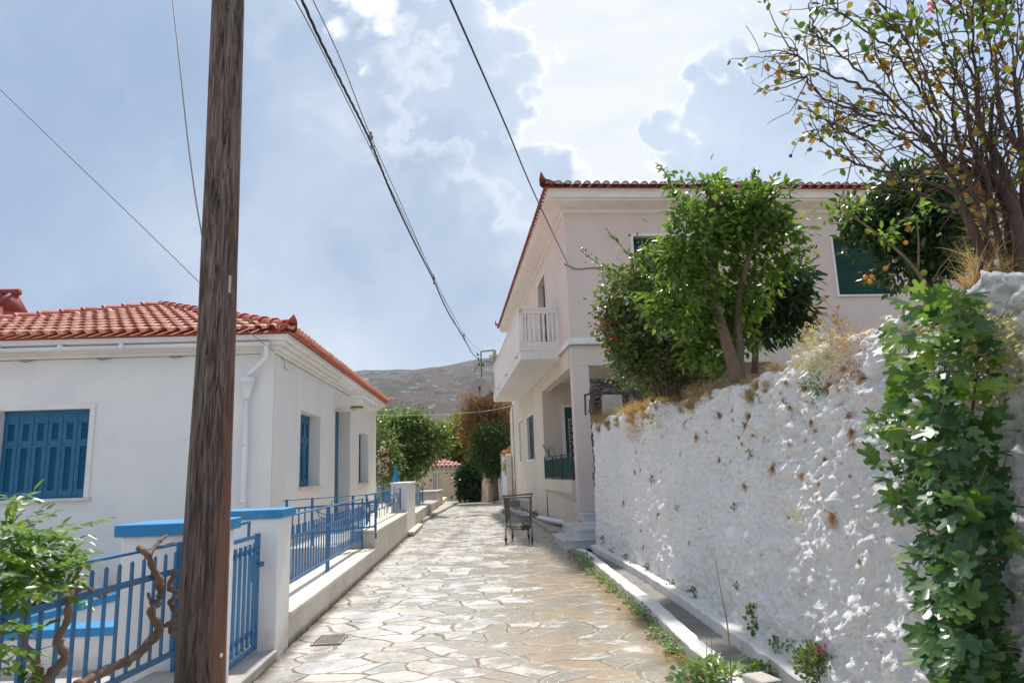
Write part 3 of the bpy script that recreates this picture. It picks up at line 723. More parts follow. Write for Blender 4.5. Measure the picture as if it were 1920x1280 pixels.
# gutter and downpipe
mb = MB(); K_ = 9; prof = [(-.055*math.cos(math.pi*k/K_), -.055*math.sin(math.pi*k/K_)) for k in range(K_+1)]
for (x0, x1) in ((-WW-.2, -4.0), (-4.01, -2.2), (-2.21, -.02)):
    vs = [(x, -.20+py-.07, 3.565+pz+.002*(x0 > -3)) for x in (x0, x1) for py, pz in prof]+[(x, -.27+py*.9, 3.565+pz*.9) for x in (x0, x1) for py, pz in prof]
    m = K_+1
    mb.add(vs, [(k, k+1, m+k+1, m+k) for k in range(K_)]+[(2*m+k+1, 2*m+k, 3*m+k, 3*m+k+1) for k in range(K_)]+[tuple(range(m, 2*m)), tuple(range(m-1, -1, -1))])
for x in (-4.0, -2.2, -3.1, -5.0): mb.lathe((x, -.27, 3.56), [(.06, -.03), (.062, 0), (.06, .03)], 12, 'x')
g_ = mb.build('gutter', 'pvc_white', house, smooth=True)
mb = MB()
mb.tube([(-.06, -.26, 3.53), (-.06, -.25, 3.40), (-.08, -.22, 3.34), (-.40, -.09, 3.08), (-.41, -.085, 3.02)], .037, 10)
mb.lathe((-.385, -.085, 0), [(.05, 2.72), (.055, 2.80), (.105, 2.98), (.115, 2.985), (.115, 3.06), (.10, 3.065)], 16)
mb.tube([(-.385, -.085, .1), (-.385, -.085, 2.74)], .042, 12)
for zz in (2.05, 1.2): mb.lathe((-.385, -.085, zz), [(.047, -.03), (.05, 0), (.047, .03)], 12)
mb.build('downpipe', 'pvc_white', house, smooth=True)
# front window
h = FW[0]
mb = MB(); w_ = .075
mb.box(h[0]-w_, h[1]+w_, -.025, .01, h[3], h[3]+w_); mb.box(h[0]-w_, h[0], -.025, .01, h[2], h[3]+.001); mb.box(h[1], h[1]+w_, -.025, .01, h[2], h[3]+.001)
wf = mb.build('window', 'trim_white', house)
mb = MB(); mb.box(h[0]-.1, h[1]+.1, -.06, .13, h[2]-.045, h[2]-.001); mb.build('window_sill', 'marble', wf)
mb = MB(); shutter(mb, 'y', .12, -1, h[0]+.01, h[1]-.01, h[2]+.01, h[3]-.06, 6); mb.box(h[0], h[1], .085, .11, h[3]-.06, h[3]); mb.build('shutter', 'blue_shutter', wf)
# street windows and door
for h in (SW[0], SW[2]):
    mb = MB(); mb.box(-.30, -.24, h[0], h[0]+.05, h[2], h[3]); mb.box(-.30, -.24, h[1]-.05, h[1], h[2], h[3]); mb.box(-.301, -.238, h[0]+.05, h[1]-.05, h[3]-.06, h[3]); wf = mb.build('window', 'trim_white', house)
    mb = MB(); mb.box(-.20, .05, h[0]-.05, h[1]+.05, h[2]-.05, h[2]-.002); mb.build('window_sill', 'parapet_cream', wf)
    mb = MB(); shutter(mb, 'x', -.235, 1, h[0]+.05, h[1]-.05, h[2]+.01, h[3]-.01, 4); mb.build('shutter', 'blue_shutter', wf)
h = SW[1]
mb = MB(); mb.box(-.34, -.28, h[0], h[1], h[2], h[3]); mb.box(-.28, -.262, h[0]+.12, h[1]-.12, h[2]+.15, h[2]+.9); mb.box(-.28, -.262, h[0]+.12, h[1]-.12, h[2]+1.05, h[3]-.4)
mb.box(-.06, -.02, h[0]+.002, h[0]+.03, h[2], h[3]-.1)
dr = mb.build('door', 'blue_shutter', house)
mb = MB(); mb.tube([(-.26, h[0]+.25, h[2]+1.0), (-.21, h[0]+.25, h[2]+1.0), (-.21, h[0]+.38, h[2]+1.0)], .012, 6); mb.build('handle', 'steel', dr)
mb = MB(); mb.box(-.02, .63, 4.35, 6.3, 3.07, 3.19); mb.box(-.02, .655, 4.33, 6.32, 3.187, 3.235); cn = mb.build('canopy', 'trim_white', house, bevel=.008)
mb = MB(); mb.lathe((.38, 5.0, 3.0), [(.02, -.03), (.09, -.015), (.125, .02), (.13, .03)], 16); mb.build('lamp_shade', 'lamp_glass', cn, smooth=True)
mb = MB(); mb.lathe((.38, 5.0, 3.0), [(.14, .028), (.145, .045), (.14, .072)], 16); mb.build('lamp_base', 'lamp_base', cn)
# chimney (on the hip, at the left edge of the picture)
cc_ = aty(2, 590, 12.6); 
mb = MB(); cx, cy, cz = cc_[0]-.12, 12.6, cc_[2]
M_i = Matrix.Translation(LC) @ Matrix.Rotation(LA, 4, 'Z'); q = M_i.inverted() @ Vector((cx, cy, 0)); cx, cy = q.x, q.y
for xa in (-.28, .18): 
    for ya in (-.3, .2): mb.box(cx+xa, cx+xa+.10, cy+ya, cy+ya+.10, cz-.25, cz+.12)
mb.box(cx-.30, cx+.30, cy-.32, cy+.32, cz-.9, cz-.12)
ch = mb.build('chimney', 'mortar', house)
mb = MB()
mb.add([(cx-.38, cy-.38, cz+.10), (cx+.38, cy-.38, cz+.10), (cx+.38, cy+.38, cz+.10), (cx-.38, cy+.38, cz+.10), (cx-.38, cy, cz+.42), (cx+.38, cy, cz+.42)], [(0, 1, 5, 4), (2, 3, 4, 5), (3, 0, 4), (1, 2, 5), (3, 2, 1, 0)])
for i in range(4): mb.tube([(cx-.3+i*.2, cy-.40, cz+.10), (cx-.3+i*.2, cy, cz+.43), (cx-.3+i*.2, cy+.40, cz+.10)], .055, 8)
mb.tube([(cx-.42, cy, cz+.44), (cx+.42, cy, cz+.44)], .07, 8); mb.build('chimney_cap', 'dark_roof_red', ch, smooth=True)

# ================================================================== STREET-SIDE WALLS AND RAILINGS (left)
WO, WA = (-2.112, 6.194, 0), rad(3.3)
def gpillar(name, label, a0, a1, b0, b1, zt, capm, ov=.035, ct=.075, group=None):
    t = thing(name, label, 'gate pillar', WO, WA, group)
    mb = MB(); mb.box(b0, b1, a0, a1, -.02, zt); mb.build('wall', 'white_plaster', t, bevel=.012)
    mb = MB(); mb.box(b0-ov, b1+ov, a0-ov, a1+ov, zt-.002, zt+ct); mb.build('cap', capm, t, bevel=.008)
    return t
gpillar('gate_pillar', 'white gate pillar with blue cap directly behind the wooden pole', -1.55, -1.12, -.58, 0, 1.17, 'blue_cap')
gpillar('gate_pillar', 'white gate pillar with blue cap at the near end of long railing', 0, .42, -.75, 0, 1.17, 'blue_cap')
pc_ = gpillar('gate_pillar', 'plain white pillar with cream cap between the two patterned railings', 11.3, 13.6, -.40, 0, 1.27, 'trim_white', .03, .05)
# gate
t = thing('gate', 'narrow blue iron bar gate between two white pillars', 'gate', WO, WA)
mb = MB(); gx_ = -.16
mb.bar((gx_, -.06, .10), (gx_, -.06, 1.05), .04); mb.bar((gx_, -1.08, .10), (gx_, -1.08, 1.05), .04)
mb.bar((gx_, -1.08, .12), (gx_, -.06, .12), .03); mb.bar((gx_, -1.08, 1.03), (gx_, -.06, 1.03), .03); mb.bar((gx_, -1.08, .92), (gx_, -.06, .92), .03, .03); mb.bar((gx_, -1.08, .26), (gx_, -.06, .26), .03)
mb.bar((gx_, -.30, 1.03), (gx_, -.30, 1.16), .02); mb.bar((gx_, -1.0, 1.16), (gx_, -.29, 1.16), .02)
fr_ = mb.build('gate_frame', 'blue_iron', t)
for k in range(8):
    y_ = -1.02+k*.118
    mb = MB(); mb.bar((gx_+.02, y_, .20), (gx_+.02, y_, .98), .022); mb.ball((gx_+.02, y_, .19), .018, 5); mb.build('bar', 'blue_iron', t)
mb = MB(); mb.tube([(gx_, -.12, .80), (gx_+.05, -.12, .80)], .012, 6); mb.ball((gx_+.06, -.12, .80), .025, 6); mb.box(gx_-.02, gx_+.02, -.15, -.09, .66, .88); mb.build('latch', 'blue_iron', t)
# threshold slab
mb = MB(); mb.box(-.9, .02, -1.118, -.003, .0, .08); tag(mb.build('doorstep', 'concrete', None, loc=WO, rotz=WA, bevel=.01), 'worn concrete threshold slab under the blue bar gate', 'step')
# parapets
def parapet(label, a0, a1, b0, b1, zt, ov=.02, mat='parapet_cream', name='parapet_wall'):
    t = thing(name, label, 'low wall', WO, WA)
    mb = MB(); mb.box(b0, b1, a0, a1, -.02, zt-.05); mb.build('wall', mat, t, bevel=.012)
    mb = MB(); mb.box(b0-.005, b1+ov, a0-.002, a1+.002, zt-.052, zt); mb.build('coping', mat, t, bevel=.012)
    return t
parapet('low cream parapet wall with dirty edge under long blue bar railing', .424, 5.84, -.52, 0, .31)
parapet('taller cream parapet wall under the patterned blue railing', 5.846, 11.298, -.42, 0, .60, .03)
parapet('cream parapet wall beyond the plain white pillar under small blue railing', 13.603, 19.2, -.40, -.01, .45, .03)
mb = MB(); mb.box(0, .16, 11.35, 14.2, -.02, .12); tag(mb.build('kerb', 'parapet_cream', None, loc=WO, rotz=WA, bevel=.02), 'small cream kerb block at foot of plain white pillar', 'kerb')
# yard platform in front of the house
mb = MB(); mb.box(-1.78, -.425, 4.6, 15.6, -.04, .47); mb.box(-1.75, -.425, 15.6, 16.5, -.04, .3); struct(mb.build('terrace_ground', 'parapet_cream', None, loc=WO, rotz=WA))
def rail_fence(name, label, b, a0, a1, zb, zm, zt, n, posts, loc=WO, rotz=WA, barw=.020, mat='blue_iron', top=.03, feet=.1, barz=.10, b1=None):
    b1 = b if b1 is None else b1
    def bx(a): return b+(b1-b)*(a-a0)/(a1-a0)
    t = thing(name, label, 'railing', loc, rotz)
    mb = MB(); mb.bar((bx(a0), a0, zt), (bx(a1), a1, zt), .045, .014); mb.build('top_rail', mat, t)
    mb = MB(); mb.bar((bx(a0)+.014, a0, zm), (bx(a1)+.014, a1, zm), .012, .035); mb.build('middle_rail', mat, t)
    mb = MB(); mb.bar((bx(a0)+.014, a0, zb), (bx(a1)+.014, a1, zb), .012, .035); mb.build('bottom_rail', mat, t)
    for k in range(n):
        a = a0+(a1-a0)*(k+.5)/n
        mb = MB(); mb.bar((bx(a), a, zb-.01), (bx(a), a, zm+barz), barw)
        p = (bx(a), a, zm+barz); q_ = barw*.58
        mb.hexa([(p[0]-q_, a-q_, p[2]), (p[0]+q_, a-q_, p[2]), (p[0]+q_, a+q_, p[2]), (p[0]-q_, a+q_, p[2])], [(p[0]-.003, a-.003, p[2]+.018), (p[0]+.003, a-.003, p[2]+.018), (p[0]+.003, a+.003, p[2]+.018), (p[0]-.003, a+.003, p[2]+.018)])
        mb.build('bar', mat, t)
    for a in posts:
        mb = MB(); mb.bar((bx(a), a, zb-feet), (bx(a), a, zt-.005), .026); mb.build('post', mat, t)
    return t
rail_fence('railing', 'long blue iron bar railing on the low cream parapet', -.21, .46, 5.80, .46, .90, 1.13, 40, (.48, 3.0, 3.10, 5.78), feet=.15, barw=.016)
# near fence on the left
NF0 = (-2.30, 2.75, 0); NF1 = (-2.215, 4.63, 0)
na = math.atan2(-(NF1[0]-NF0[0]), NF1[1]-NF0[1]); nl = math.hypot(NF1[0]-NF0[0], NF1[1]-NF0[1])
rail_fence('railing', 'blue iron bar railing overgrown by a vine left of the pole', 0, 0, nl, .455, .95, 1.115, 16, (.55, nl-.02), NF0, na, .0155, feet=.13)
t = thing('parapet_wall', 'low parapet wall under the vine-covered blue railing', 'low wall', NF0, na)
mb = MB(); mb.box(-.12, .22, -1.5, nl+.02, -.02, .29); mb.build('wall', 'white_plaster', t); mb = MB(); mb.box(-.14, .24, -1.5, nl+.02, .288, .335); mb.build('coping', 'concrete', t, bevel=.01)
# ornamental railing from the house corner to the parapet
P0 = Vector((-3.56, 10.62, 0)); P1 = Vector((-2.44, 12.05, 0)); dl = (P1-P0).length; oa = math.atan2((P1-P0).y, (P1-P0).x)
t = thing('railing', 'ornamental blue railing with iron scrolls beside the white house', 'railing', P0, oa)
mb = MB(); mb.bar((0, 0, 1.185), (dl, 0, 1.195), .035, .012); mb.build('top_rail', 'blue_iron', t)
mb = MB(); mb.bar((0.05, 0, 1.06), (dl, 0, 1.06), .014, .028); mb.bar((.05, 0, .66), (dl, 0, .66), .014, .028); mb.build('middle_rail', 'blue_iron', t)
for x in (.06, .52, 1.32, dl-.01): mb = MB(); mb.bar((x, 0, .46), (x, 0, 1.20), .030); mb.build('post', 'blue_iron', t)
for x in (.17, .28, .39, 1.44, 1.56, 1.68): mb = MB(); mb.bar((x, 0, .66), (x, 0, 1.06), .016); mb.build('bar', 'blue_iron', t)
mb = MB()
def spiral(c, r, a0, turns, sx=1): return [(c[0]+sx*r*(1-.75*i/16)*math.cos(a0+turns*2*math.pi*i/16), 0, c[1]+r*(1-.75*i/16)*math.sin(a0+turns*2*math.pi*i/16)) for i in range(17)]
for sx, cx in ((1, .60), (-1, 1.24)):
    mb.tube(spiral((cx+sx*.03, 1.0), .045, 0, 1.2, sx), .008, 5); mb.tube(spiral((cx+sx*.05, .76), .06, math.pi, -1.2, sx), .008, 5); mb.tube(spiral((cx+sx*.02, .73), .05, 0, 1.3, sx), .008, 5)
    mb.tube([(cx, 0, 1.02), (cx+sx*.05, 0, .92), (cx+sx*.14, 0, .86), (cx+sx*.22, 0, .86)], .008, 5)
    mb.tube([(cx+sx*.02, 0, .68), (cx+sx*.1, 0, .78), (cx+sx*.18, 0, .80), (cx+sx*.25, 0, .78)], .008, 5)
mb.tube([(.60, 0, .99), (.75, 0, .93), (1.09, 0, .93), (1.24, 0, .99)], .008, 5); mb.tube([(.80, 0, .80), (.92, 0, .79), (1.04, 0, .80)], .008, 5)
mb.tube([(.92+.035*math.cos(th), 0, 1.10+.035*math.sin(th)) for th in np.linspace(0, 2*math.pi, 14)], .007, 5, False)
mb.build('scroll', 'blue_iron', t)
# patterned railings
def patterned(label, a0, a1, b, zb, zt, plates, n, seed, loc=WO, rotz=WA, mat='blue_iron'):
    t = thing('railing', label, 'railing', loc, rotz); rnd = random.Random(seed)
    mb = MB(); mb.bar((b, a0, zt), (b, a1, zt), .04, .014); mb.build('top_rail', mat, t)
    mb = MB(); mb.bar((b, a0, zt-.13), (b, a1, zt-.13), .012, .022); mb.bar((b, a0, zt-.32), (b, a1, zt-.32), .012, .016); mb.build('middle_rail', mat, t)
    for a in (a0+.02, a1-.02): mb = MB(); mb.bar((b, a, zb-.05), (b, a, zt), .03); mb.build('post', mat, t)
    for (pa, pb_) in plates:
        mb = MB()
        for r_ in range(4):
            zz = zb+.12+r_*(zt-zb-.30)/4
            mb.box(b-.006, b+.006, pa, pb_, zz, zz+(zt-zb-.30)/4-.018)
        mb.bar((b, pa, zb), (b, pa, zt-.12), .018); mb.bar((b, pb_, zb), (b, pb_, zt-.12), .018); mb.build('plate', mat, t)
    mb = MB()
    for k in range(n):
        a = a0+(a1-a0)*(k+.5)/n
        if any(pa < a < pb_ for pa, pb_ in plates): continue
        for j in range(4):
            if (j+k) % 2: continue
            zz = zb+.02+j*(zt-zb)/4; mb.box(b-.008, b+.008, a-.012, a+.012, zz, zz+(zt-zb)/4+.03)
        mb.bar((b, a, zb-.03), (b, a, zb+.12), .012)
    mb.build('railing_panel', mat, t)
patterned('blue railing of staggered iron plates on the taller cream parapet', 5.9, 11.25, -.16, .72, 1.19, ((6.2, 7.2), (8.8, 9.8), (10.7, 11.1)), 15, 1)
patterned('small blue patterned railing beyond the plain white pillar', 13.65, 19.0, -.2, .52, 1.10, ((15.0, 16.2), (17.6, 18.8)), 18, 2)
patterned('distant blue patterned railing behind white house corner', 0, .8, 0, .55, 1.25, ((.25, .5),), 7, 3, (-4.5, 22.4, 0), rad(-85))
# folded parasol tip behind the pillar
mb = MB(); mb.lathe((0, 0, 0), [(.03, 0), (.03, .9), (.20, .95), (.15, 1.2), (.06, 1.62), (.045, 1.75), (.02, 1.78)], 8); p = aty(742, 893, 23.5)
tag(mb.build('parasol', 'blue_cap', None, loc=(p[0], 23.5, .05)), 'folded blue and white parasol behind the plain white pillar', 'parasol')
# stair parapet with blue trim in the yard
t = thing('stair_wall', 'white yard stair wall with blue sloping trim behind the near railing', 'stair wall', (-3.18, 5.9, 0), rad(2.9))
mb = MB(); mb.box(-2.6, 0, 0, .22, -.02, .31)
mb.add([(-1.3, .6, .0), (-.42, .6, .0), (-.08, .6, .0), (-.08, .6, .29), (-.42, .6, .49), (-1.3, .6, .30), (-1.3, .78, 0), (-.42, .78, 0), (-.08, .78, 0), (-.08, .78, .29), (-.42, .78, .49), (-1.3, .78, .30)],
       [(0, 1, 4, 5), (1, 2, 3, 4), (7, 6, 11, 10), (8, 7, 10, 9), (5, 4, 10, 11), (4, 3, 9, 10), (2, 8, 9, 3), (6, 0, 5, 11)])
mb.build('wall', 'white_plaster', t)
mb = MB(); mb.box(-2.62, .03, -.03, .25, .308, .375); mb.bar((-1.35, .69, .31), (-.40, .69, .525), .24, .06); mb.bar((-.44, .69, .51), (-.02, .69, .27), .24, .05); mb.build('coping', 'blue_cap', t, bevel=.006)

# rough stone walls, far cottage and the arched wall at the end
def block(name, label, cat, mat, pts, z0, z1, jit=.03, seed=1, bev=.02):
    mb = MB(); n = len(pts); rnd = random.Random(seed)
    vb = [(x, y, z0) for x, y in pts]; vt = [(x+rnd.uniform(-jit, jit), y+rnd.uniform(-jit, jit), z1+rnd.uniform(-jit, jit)) for x, y in pts]
    mb.add(vb+vt, [tuple(range(n-1, -1, -1)), tuple(range(n, 2*n))]+[(i, (i+1) % n, n+(i+1) % n, n+i) for i in range(n)])
    return tag(mb.build(name, mat, None, bevel=bev), label, cat)
block('stone_wall', 'short rough stone wall stub beyond the small blue railing', 'low wall', 'concrete', [(-3.62, 25.6), (-3.2, 25.6), (-3.42, 30.2), (-3.9, 30.2)], -.02, .42, .05)
block('stone_wall', 'concrete wall block with grey slab top past the stone stub', 'low wall', 'parapet_cream', [(-4.6, 30.6), (-3.5, 30.6), (-3.60, 33.6), (-4.7, 33.6)], -.02, .66, .03, 2)
block('stone_slab', 'flat grey slab lying on the concrete wall block', 'slab', 'concrete', [(-4.7, 30.5), (-3.45, 30.5), (-3.52, 33.7), (-4.8, 33.7)], .66, .76, .02, 5, .01)
block('stone_wall', 'ochre stained low wall in front of the beige cottage', 'low wall', 'ochre_plaster', [(-3.95, 33.8), (-3.6, 33.8), (-3.72, 37.3), (-4.1, 37.3)], -.02, .30, .04, 3)
t = thing('gate', 'small dark iron gate standing beside the beige cottage', 'gate', (-3.95, 33.75, .3), rad(12))
mb = MB()
for k in range(5): mb.box(-.02, .02, -.2, 1.0, .12+k*.22, .24+k*.22)
mb.bar((0, -.2, 0), (0, -.2, 1.25), .05); mb.bar((0, 1.0, 0), (0, 1.0, 1.25), .05); mb.build('slat_panel', 'cable_grey', t)
# cottage
ct = thing('cottage', 'small beige cottage with red tiled roof at the street bend', 'house', (-3.0, 38.6, 0), rad(-4))
mb = MB(); mb.box(-6.0, 0, 0, 5, -.05, 1.78); mb.build('wall', 'ochre_plaster', ct)
mb = MB(); mb.box(-1.55, -1.35, -.06, .02, 0, 1.70); mb.box(-6.04, .05, -.05, .05, 1.55, 1.72); mb.box(-6.0, .06, -.08, 5.05, 1.76, 1.86); mb.build('trim', 'parapet_cream', ct)
mb = MB(); zz = 1.86; mb.add([(-6.2, -.2, zz), (.2, -.2, zz), (.2, 5.2, zz), (-6.2, 5.2, zz), (-3, 2.5, 2.75)], [(0, 1, 4), (1, 2, 4), (2, 3, 4), (3, 0, 4), (3, 2, 1, 0)]); rf = mb.build('roof', 'dark_roof_red', ct)
mb = MB(); SL = math.hypot(2.7, .89); tiles(mb, None, (-6.2, -.22, zz), (1, 0, 0), (0, 2.7/SL, .89/SL), 26, 6.4/26, lambda c: max(.3, min(c, 26-c)/13*SL/.5), .5, .09); mb.build('roof_tile', 'terracotta', rf, smooth=True)
mb = MB(); mb.box(-2.05, -1.55, .75, 1.25, 2.05, 3.0); mb.box(-2.1, -1.5, .7, 1.3, 2.995, 3.08); mb.build('chimney', 'ridge_red', rf)
t = thing('garden_wall', 'ochre wall with arched buttresses under dark ivy at street end', 'wall', (-2.85, 38.2, 0), rad(-58))
mb = MB(); mb.box(.0, 9, .3, .7, -.05, 1.7); mb.build('wall', 'ochre_plaster', t)
for x in (.0, 1.9, 4.2): 
    mb = MB(); mb.hexa([(x, -.12, -.05), (x+.75, -.12, -.05), (x+.75, .3, -.05), (x, .3, -.05)], [(x+.03, .0, 1.62), (x+.72, .0, 1.62), (x+.72, .3, 1.62), (x+.03, .3, 1.62)]); mb.build('buttress', 'ochre_plaster', t, bevel=.06)
p = aty(926, 915, 44.5)
mb = MB(); 
for k in range(5): mb.box(-.6+k*.24, -.6+k*.24+.225, 0, .08, 0, 2.3)
mb.box(-.7, -.6, -.05, .1, 0, 2.4); mb.box(.6, .7, -.05, .1, 0, 2.4)
tag(mb.build('wooden_door', 'old_wood_door', None, loc=(p[0], 44.5, 0)), 'dark brown plank door at the far end of the street', 'door')

# ================================================================== ROSE HOUSE (right)
RC, RA = (1.41, 16.2, 0), rad(5.6)
RWD, RLN = 11.0, 15.2          # width along the front, length along the street
rh = thing('house', 'two-storey pale rose stucco house with white balcony and dark green shutters', 'house', RC, RA)
FWIN = [(1.72, 3.2, 5.60, 7.18), (6.98, 8.48, 5.60, 7.16)]
SWIN = [(7.65, 9.65, 1.89, 3.44), (11.2, 12.75, 1.88, 3.50)]
UDOOR = (3.55, 5.15, 4.62, 7.30)
ZB, ZT = 4.42, 7.80
mb = MB(); panel(mb, 'y', 0, -1, 0.0, RWD, ZB, ZT, FWIN, .18); panel(mb, 'x', 0, -1, 0.0, RLN, ZB, ZT, [UDOOR, (8.2, 9.6, 4.62, 7.3)], .22)
panel(mb, 'y', RLN, 1, 0, RWD, 0, ZT); panel(mb, 'x', RWD, 1, 0, RLN, 0, ZT); mb.quad((0, 0, ZB+.001), (RWD, 0, ZB+.001), (RWD, RLN, ZB+.001), (0, RLN, ZB+.001))
mb.build('upper_wall', 'rose_stucco', rh)
# ground floor: loggia at the corner
LGA, LGB, LGZ, FLZ = 5.35, 5.0, 3.93, .68
mb = MB()
panel(mb, 'x', 0, -1, LGA, RLN, 0, ZB-.002, SWIN, .20)                                   # street face past the loggia
mb.box(.0, .24, .36, LGA, LGZ, ZB-.004); mb.box(.003, LGB, .003, .30, LGZ, ZB-.003)     # lintels
mb.quad((.0, LGA, FLZ), (LGB, LGA, FLZ), (LGB, LGA, ZB-.01), (.0, LGA, ZB-.01))            # end wall
mb.quad((LGB, 0, FLZ), (LGB, LGA, FLZ), (LGB, LGA, ZB-.01), (LGB, 0, ZB-.01))
panel(mb, 'y', 0.002, -1, LGB, RWD, 0, ZB-.002)
mb.quad((.2, .2, LGZ+.25), (LGB, .2, LGZ+.25), (LGB, LGA, LGZ+.25), (.2, LGA, LGZ+.25))
mb.box(.20, LGB, .30, LGA-.001, .2, FLZ)
mb.build('lower_wall', 'cream_stucco', rh)
mb = MB(); mb.hexa([(-.004, -.004, .5), (.40, -.004, .5), (.40, .30, .5), (-.004, .30, .5)], [(-.004, -.004, LGZ+.002), (.42, -.004, LGZ+.002), (.42, .30, LGZ+.002), (-.004, .30, LGZ+.002)])
mb.build('pillar', 'rose_stucco', rh, bevel=.03)
# loggia breast wall: swells outwards above a recessed base
mb = MB()
mb.box(-.10, .12, .31, LGA-.05, .92, 1.24)
mb.hexa([(.02, .31, .70), (.12, .31, .70), (.12, LGA-.05, .88), (.02, LGA-.05, .88)], [(-.10, .31, .925), (.12, .31, .925), (.12, LGA-.05, .925), (-.10, LGA-.05, .925)])
mb.box(.03, .2, .31, LGA+.001, 0, .93)
mb.build('breast_wall', 'cream_stucco', rh, bevel=.02)
mb = MB(); mb.box(-.035, RWD, -.035, .01, 4.45, 4.61); mb.box(-.035, .01, -.03, RLN, 4.452, 4.608); mb.build('string_band', 'trim_white', rh, bevel=.006)
# cornice and roof
mb = MB()
for o_, z0, z1 in ((.04, 7.79, 7.90), (.12, 7.897, 7.97), (.40, 7.967, 8.03), (.46, 8.027, 8.20), (.50, 8.197, 8.24)): mb.box(-o_, RWD+o_, -o_, RLN+o_, z0, z1)
mb.hexa([(-.10, -.10, 7.90), (RWD+.1, -.10, 7.90), (RWD+.1, RLN+.1, 7.90), (-.10, RLN+.1, 7.90)], [(-.41, -.41, 7.972), (RWD+.41, -.41, 7.972), (RWD+.41, RLN+.41, 7.972), (-.41, RLN+.41, 7.972)])
mb.build('cornice', 'trim_white', rh, bevel=.01)
e0, e1, f0, f1, ez = -.56, RWD+.56, -.56, RLN+.56, 8.243
hw = (e1-e0)/2; rs_ = hw*.25
mb = MB(); mb.add([(e0, f0, ez), (e1, f0, ez), (e1, f1, ez), (e0, f1, ez), (e0+hw, f0+hw, ez+rs_), (e0+hw, f1-hw, ez+rs_)], [(0, 1, 4), (1, 2, 5, 4), (2, 3, 5), (3, 0, 4, 5), (3, 2, 1, 0)])
rroof = mb.build('roof', 'pan_red', rh)
SL = math.hypot(hw, rs_); cs, sn = hw/SL, rs_/SL
mb = MB(); mo = MB(); n_ = int((e1-e0)/.235)
tiles(mb, None, (e0, f0-.03, ez+.03), (1, 0, 0), (0, cs, sn), n_, (e1-e0)/n_, lambda c: max(.3, min(c, n_-c)*(e1-e0)/n_/hw*SL/.42-.1), .42, .095, .04, mo)
n2 = int((f1-f0)/.235)
tiles(mb, None, (e0-.03, f0, ez+.03), (0, 1, 0), (cs, 0, sn), n2, (f1-f0)/n2, lambda c: max(.3, min(c*(f1-f0)/n2, (n2-c)*(f1-f0)/n2, hw)/hw*SL/.42-.1), .42, .095, .04, mo)
mb.build('roof_tile', 'dark_roof_red', rroof, smooth=True); mo.build('tile_mortar', 'mortar', rroof)
mb = MB(); caps(mb, (e0+.1, f0+.1, ez+.12), (e0+hw, f0+hw, ez+rs_+.08), .12); horn(mb, (e0, f0, ez+.06), (-1, -1), .13, .34); horn(mb, (e0, f1, ez+.06), (-1, 1), .13, .34); mb.build('ridge_cap', 'dark_roof_red', rroof, smooth=True)
# windows of the front (roller shutters)
for h in FWIN:
    mb = MB(); w_ = .06
    mb.box(h[0]-w_, h[1]+w_, -.02, .01, h[3], h[3]+w_); mb.box(h[0]-w_, h[0], -.02, .01, h[2], h[3]+.001); mb.box(h[1], h[1]+w_, -.02, .01, h[2], h[3]+.001)
    wf = mb.build('window', 'trim_white', rh)
    mb = MB(); mb.box(h[0]-.08, h[1]+.08, -.05, .15, h[2]-.05, h[2]-.001); mb.build('window_sill', 'trim_white', wf)
    mb = MB(); n = 30; hh = (h[3]-h[2])/n
    for k in range(n):
        za = h[2]+k*hh; mb.hexa([(h[0], .15, za), (h[1], .15, za), (h[1], .17, za), (h[0], .17, za)], [(h[0], .138, za+hh*.35), (h[1], .138, za+hh*.35), (h[1], .17, za+hh*.98), (h[0], .17, za+hh*.98)])
    mb.build('shutter', 'green_shutter', wf)
# ground floor street windows
for i, h in enumerate(SWIN):
    mb = MB(); w_ = .07
    mb.box(-.025, .01, h[0]-w_, h[1]+w_, h[3], h[3]+w_); mb.box(-.025, .01, h[0]-w_, h[0], h[2], h[3]+.001); mb.box(-.025, .01, h[1], h[1]+w_, h[2], h[3]+.001)
    wf = mb.build('window', 'trim_white', rh)
    mb = MB(); mb.box(-.05, .15, h[0]-.09, h[1]+.09, h[2]-.06, h[2]-.001); mb.build('window_sill', 'trim_white', wf)
    mb = MB(); shutter(mb, 'x', .10, -1, h[0]+.01, h[1]-.01, h[2]+.01, h[3]-.01, 2); mb.build('shutter', 'dark_green' if i == 0 else 'trim_white', wf)
# upper balcony doors
for h in (UDOOR, (8.2, 9.6, 4.62, 7.3)):
    mb = MB(); w_ = .09
    mb.box(-.03, .01, h[0]-w_, h[1]+w_, h[3], h[3]+w_); mb.box(-.03, .01, h[0]-w_, h[0], h[2], h[3]+.001); mb.box(-.03, .01, h[1], h[1]+w_, h[2], h[3]+.001)
    df = mb.build('balcony_door', 'trim_white', rh)
    mb = MB(); shutter(mb, 'x', .19, -1, h[0]+.02, h[1]-.02, h[2]+.01, h[3]-.01, 2); mb.build('shutter', 'dark_green', df)
mb = MB(); mb.ball((-.10, 7.2, 6.3), .09, 8); mb.tube([(.0, 7.2, 6.3), (-.08, 7.2, 6.3)], .025, 6); mb.build('wall_lamp', 'lamp_glass', rh, smooth=True)
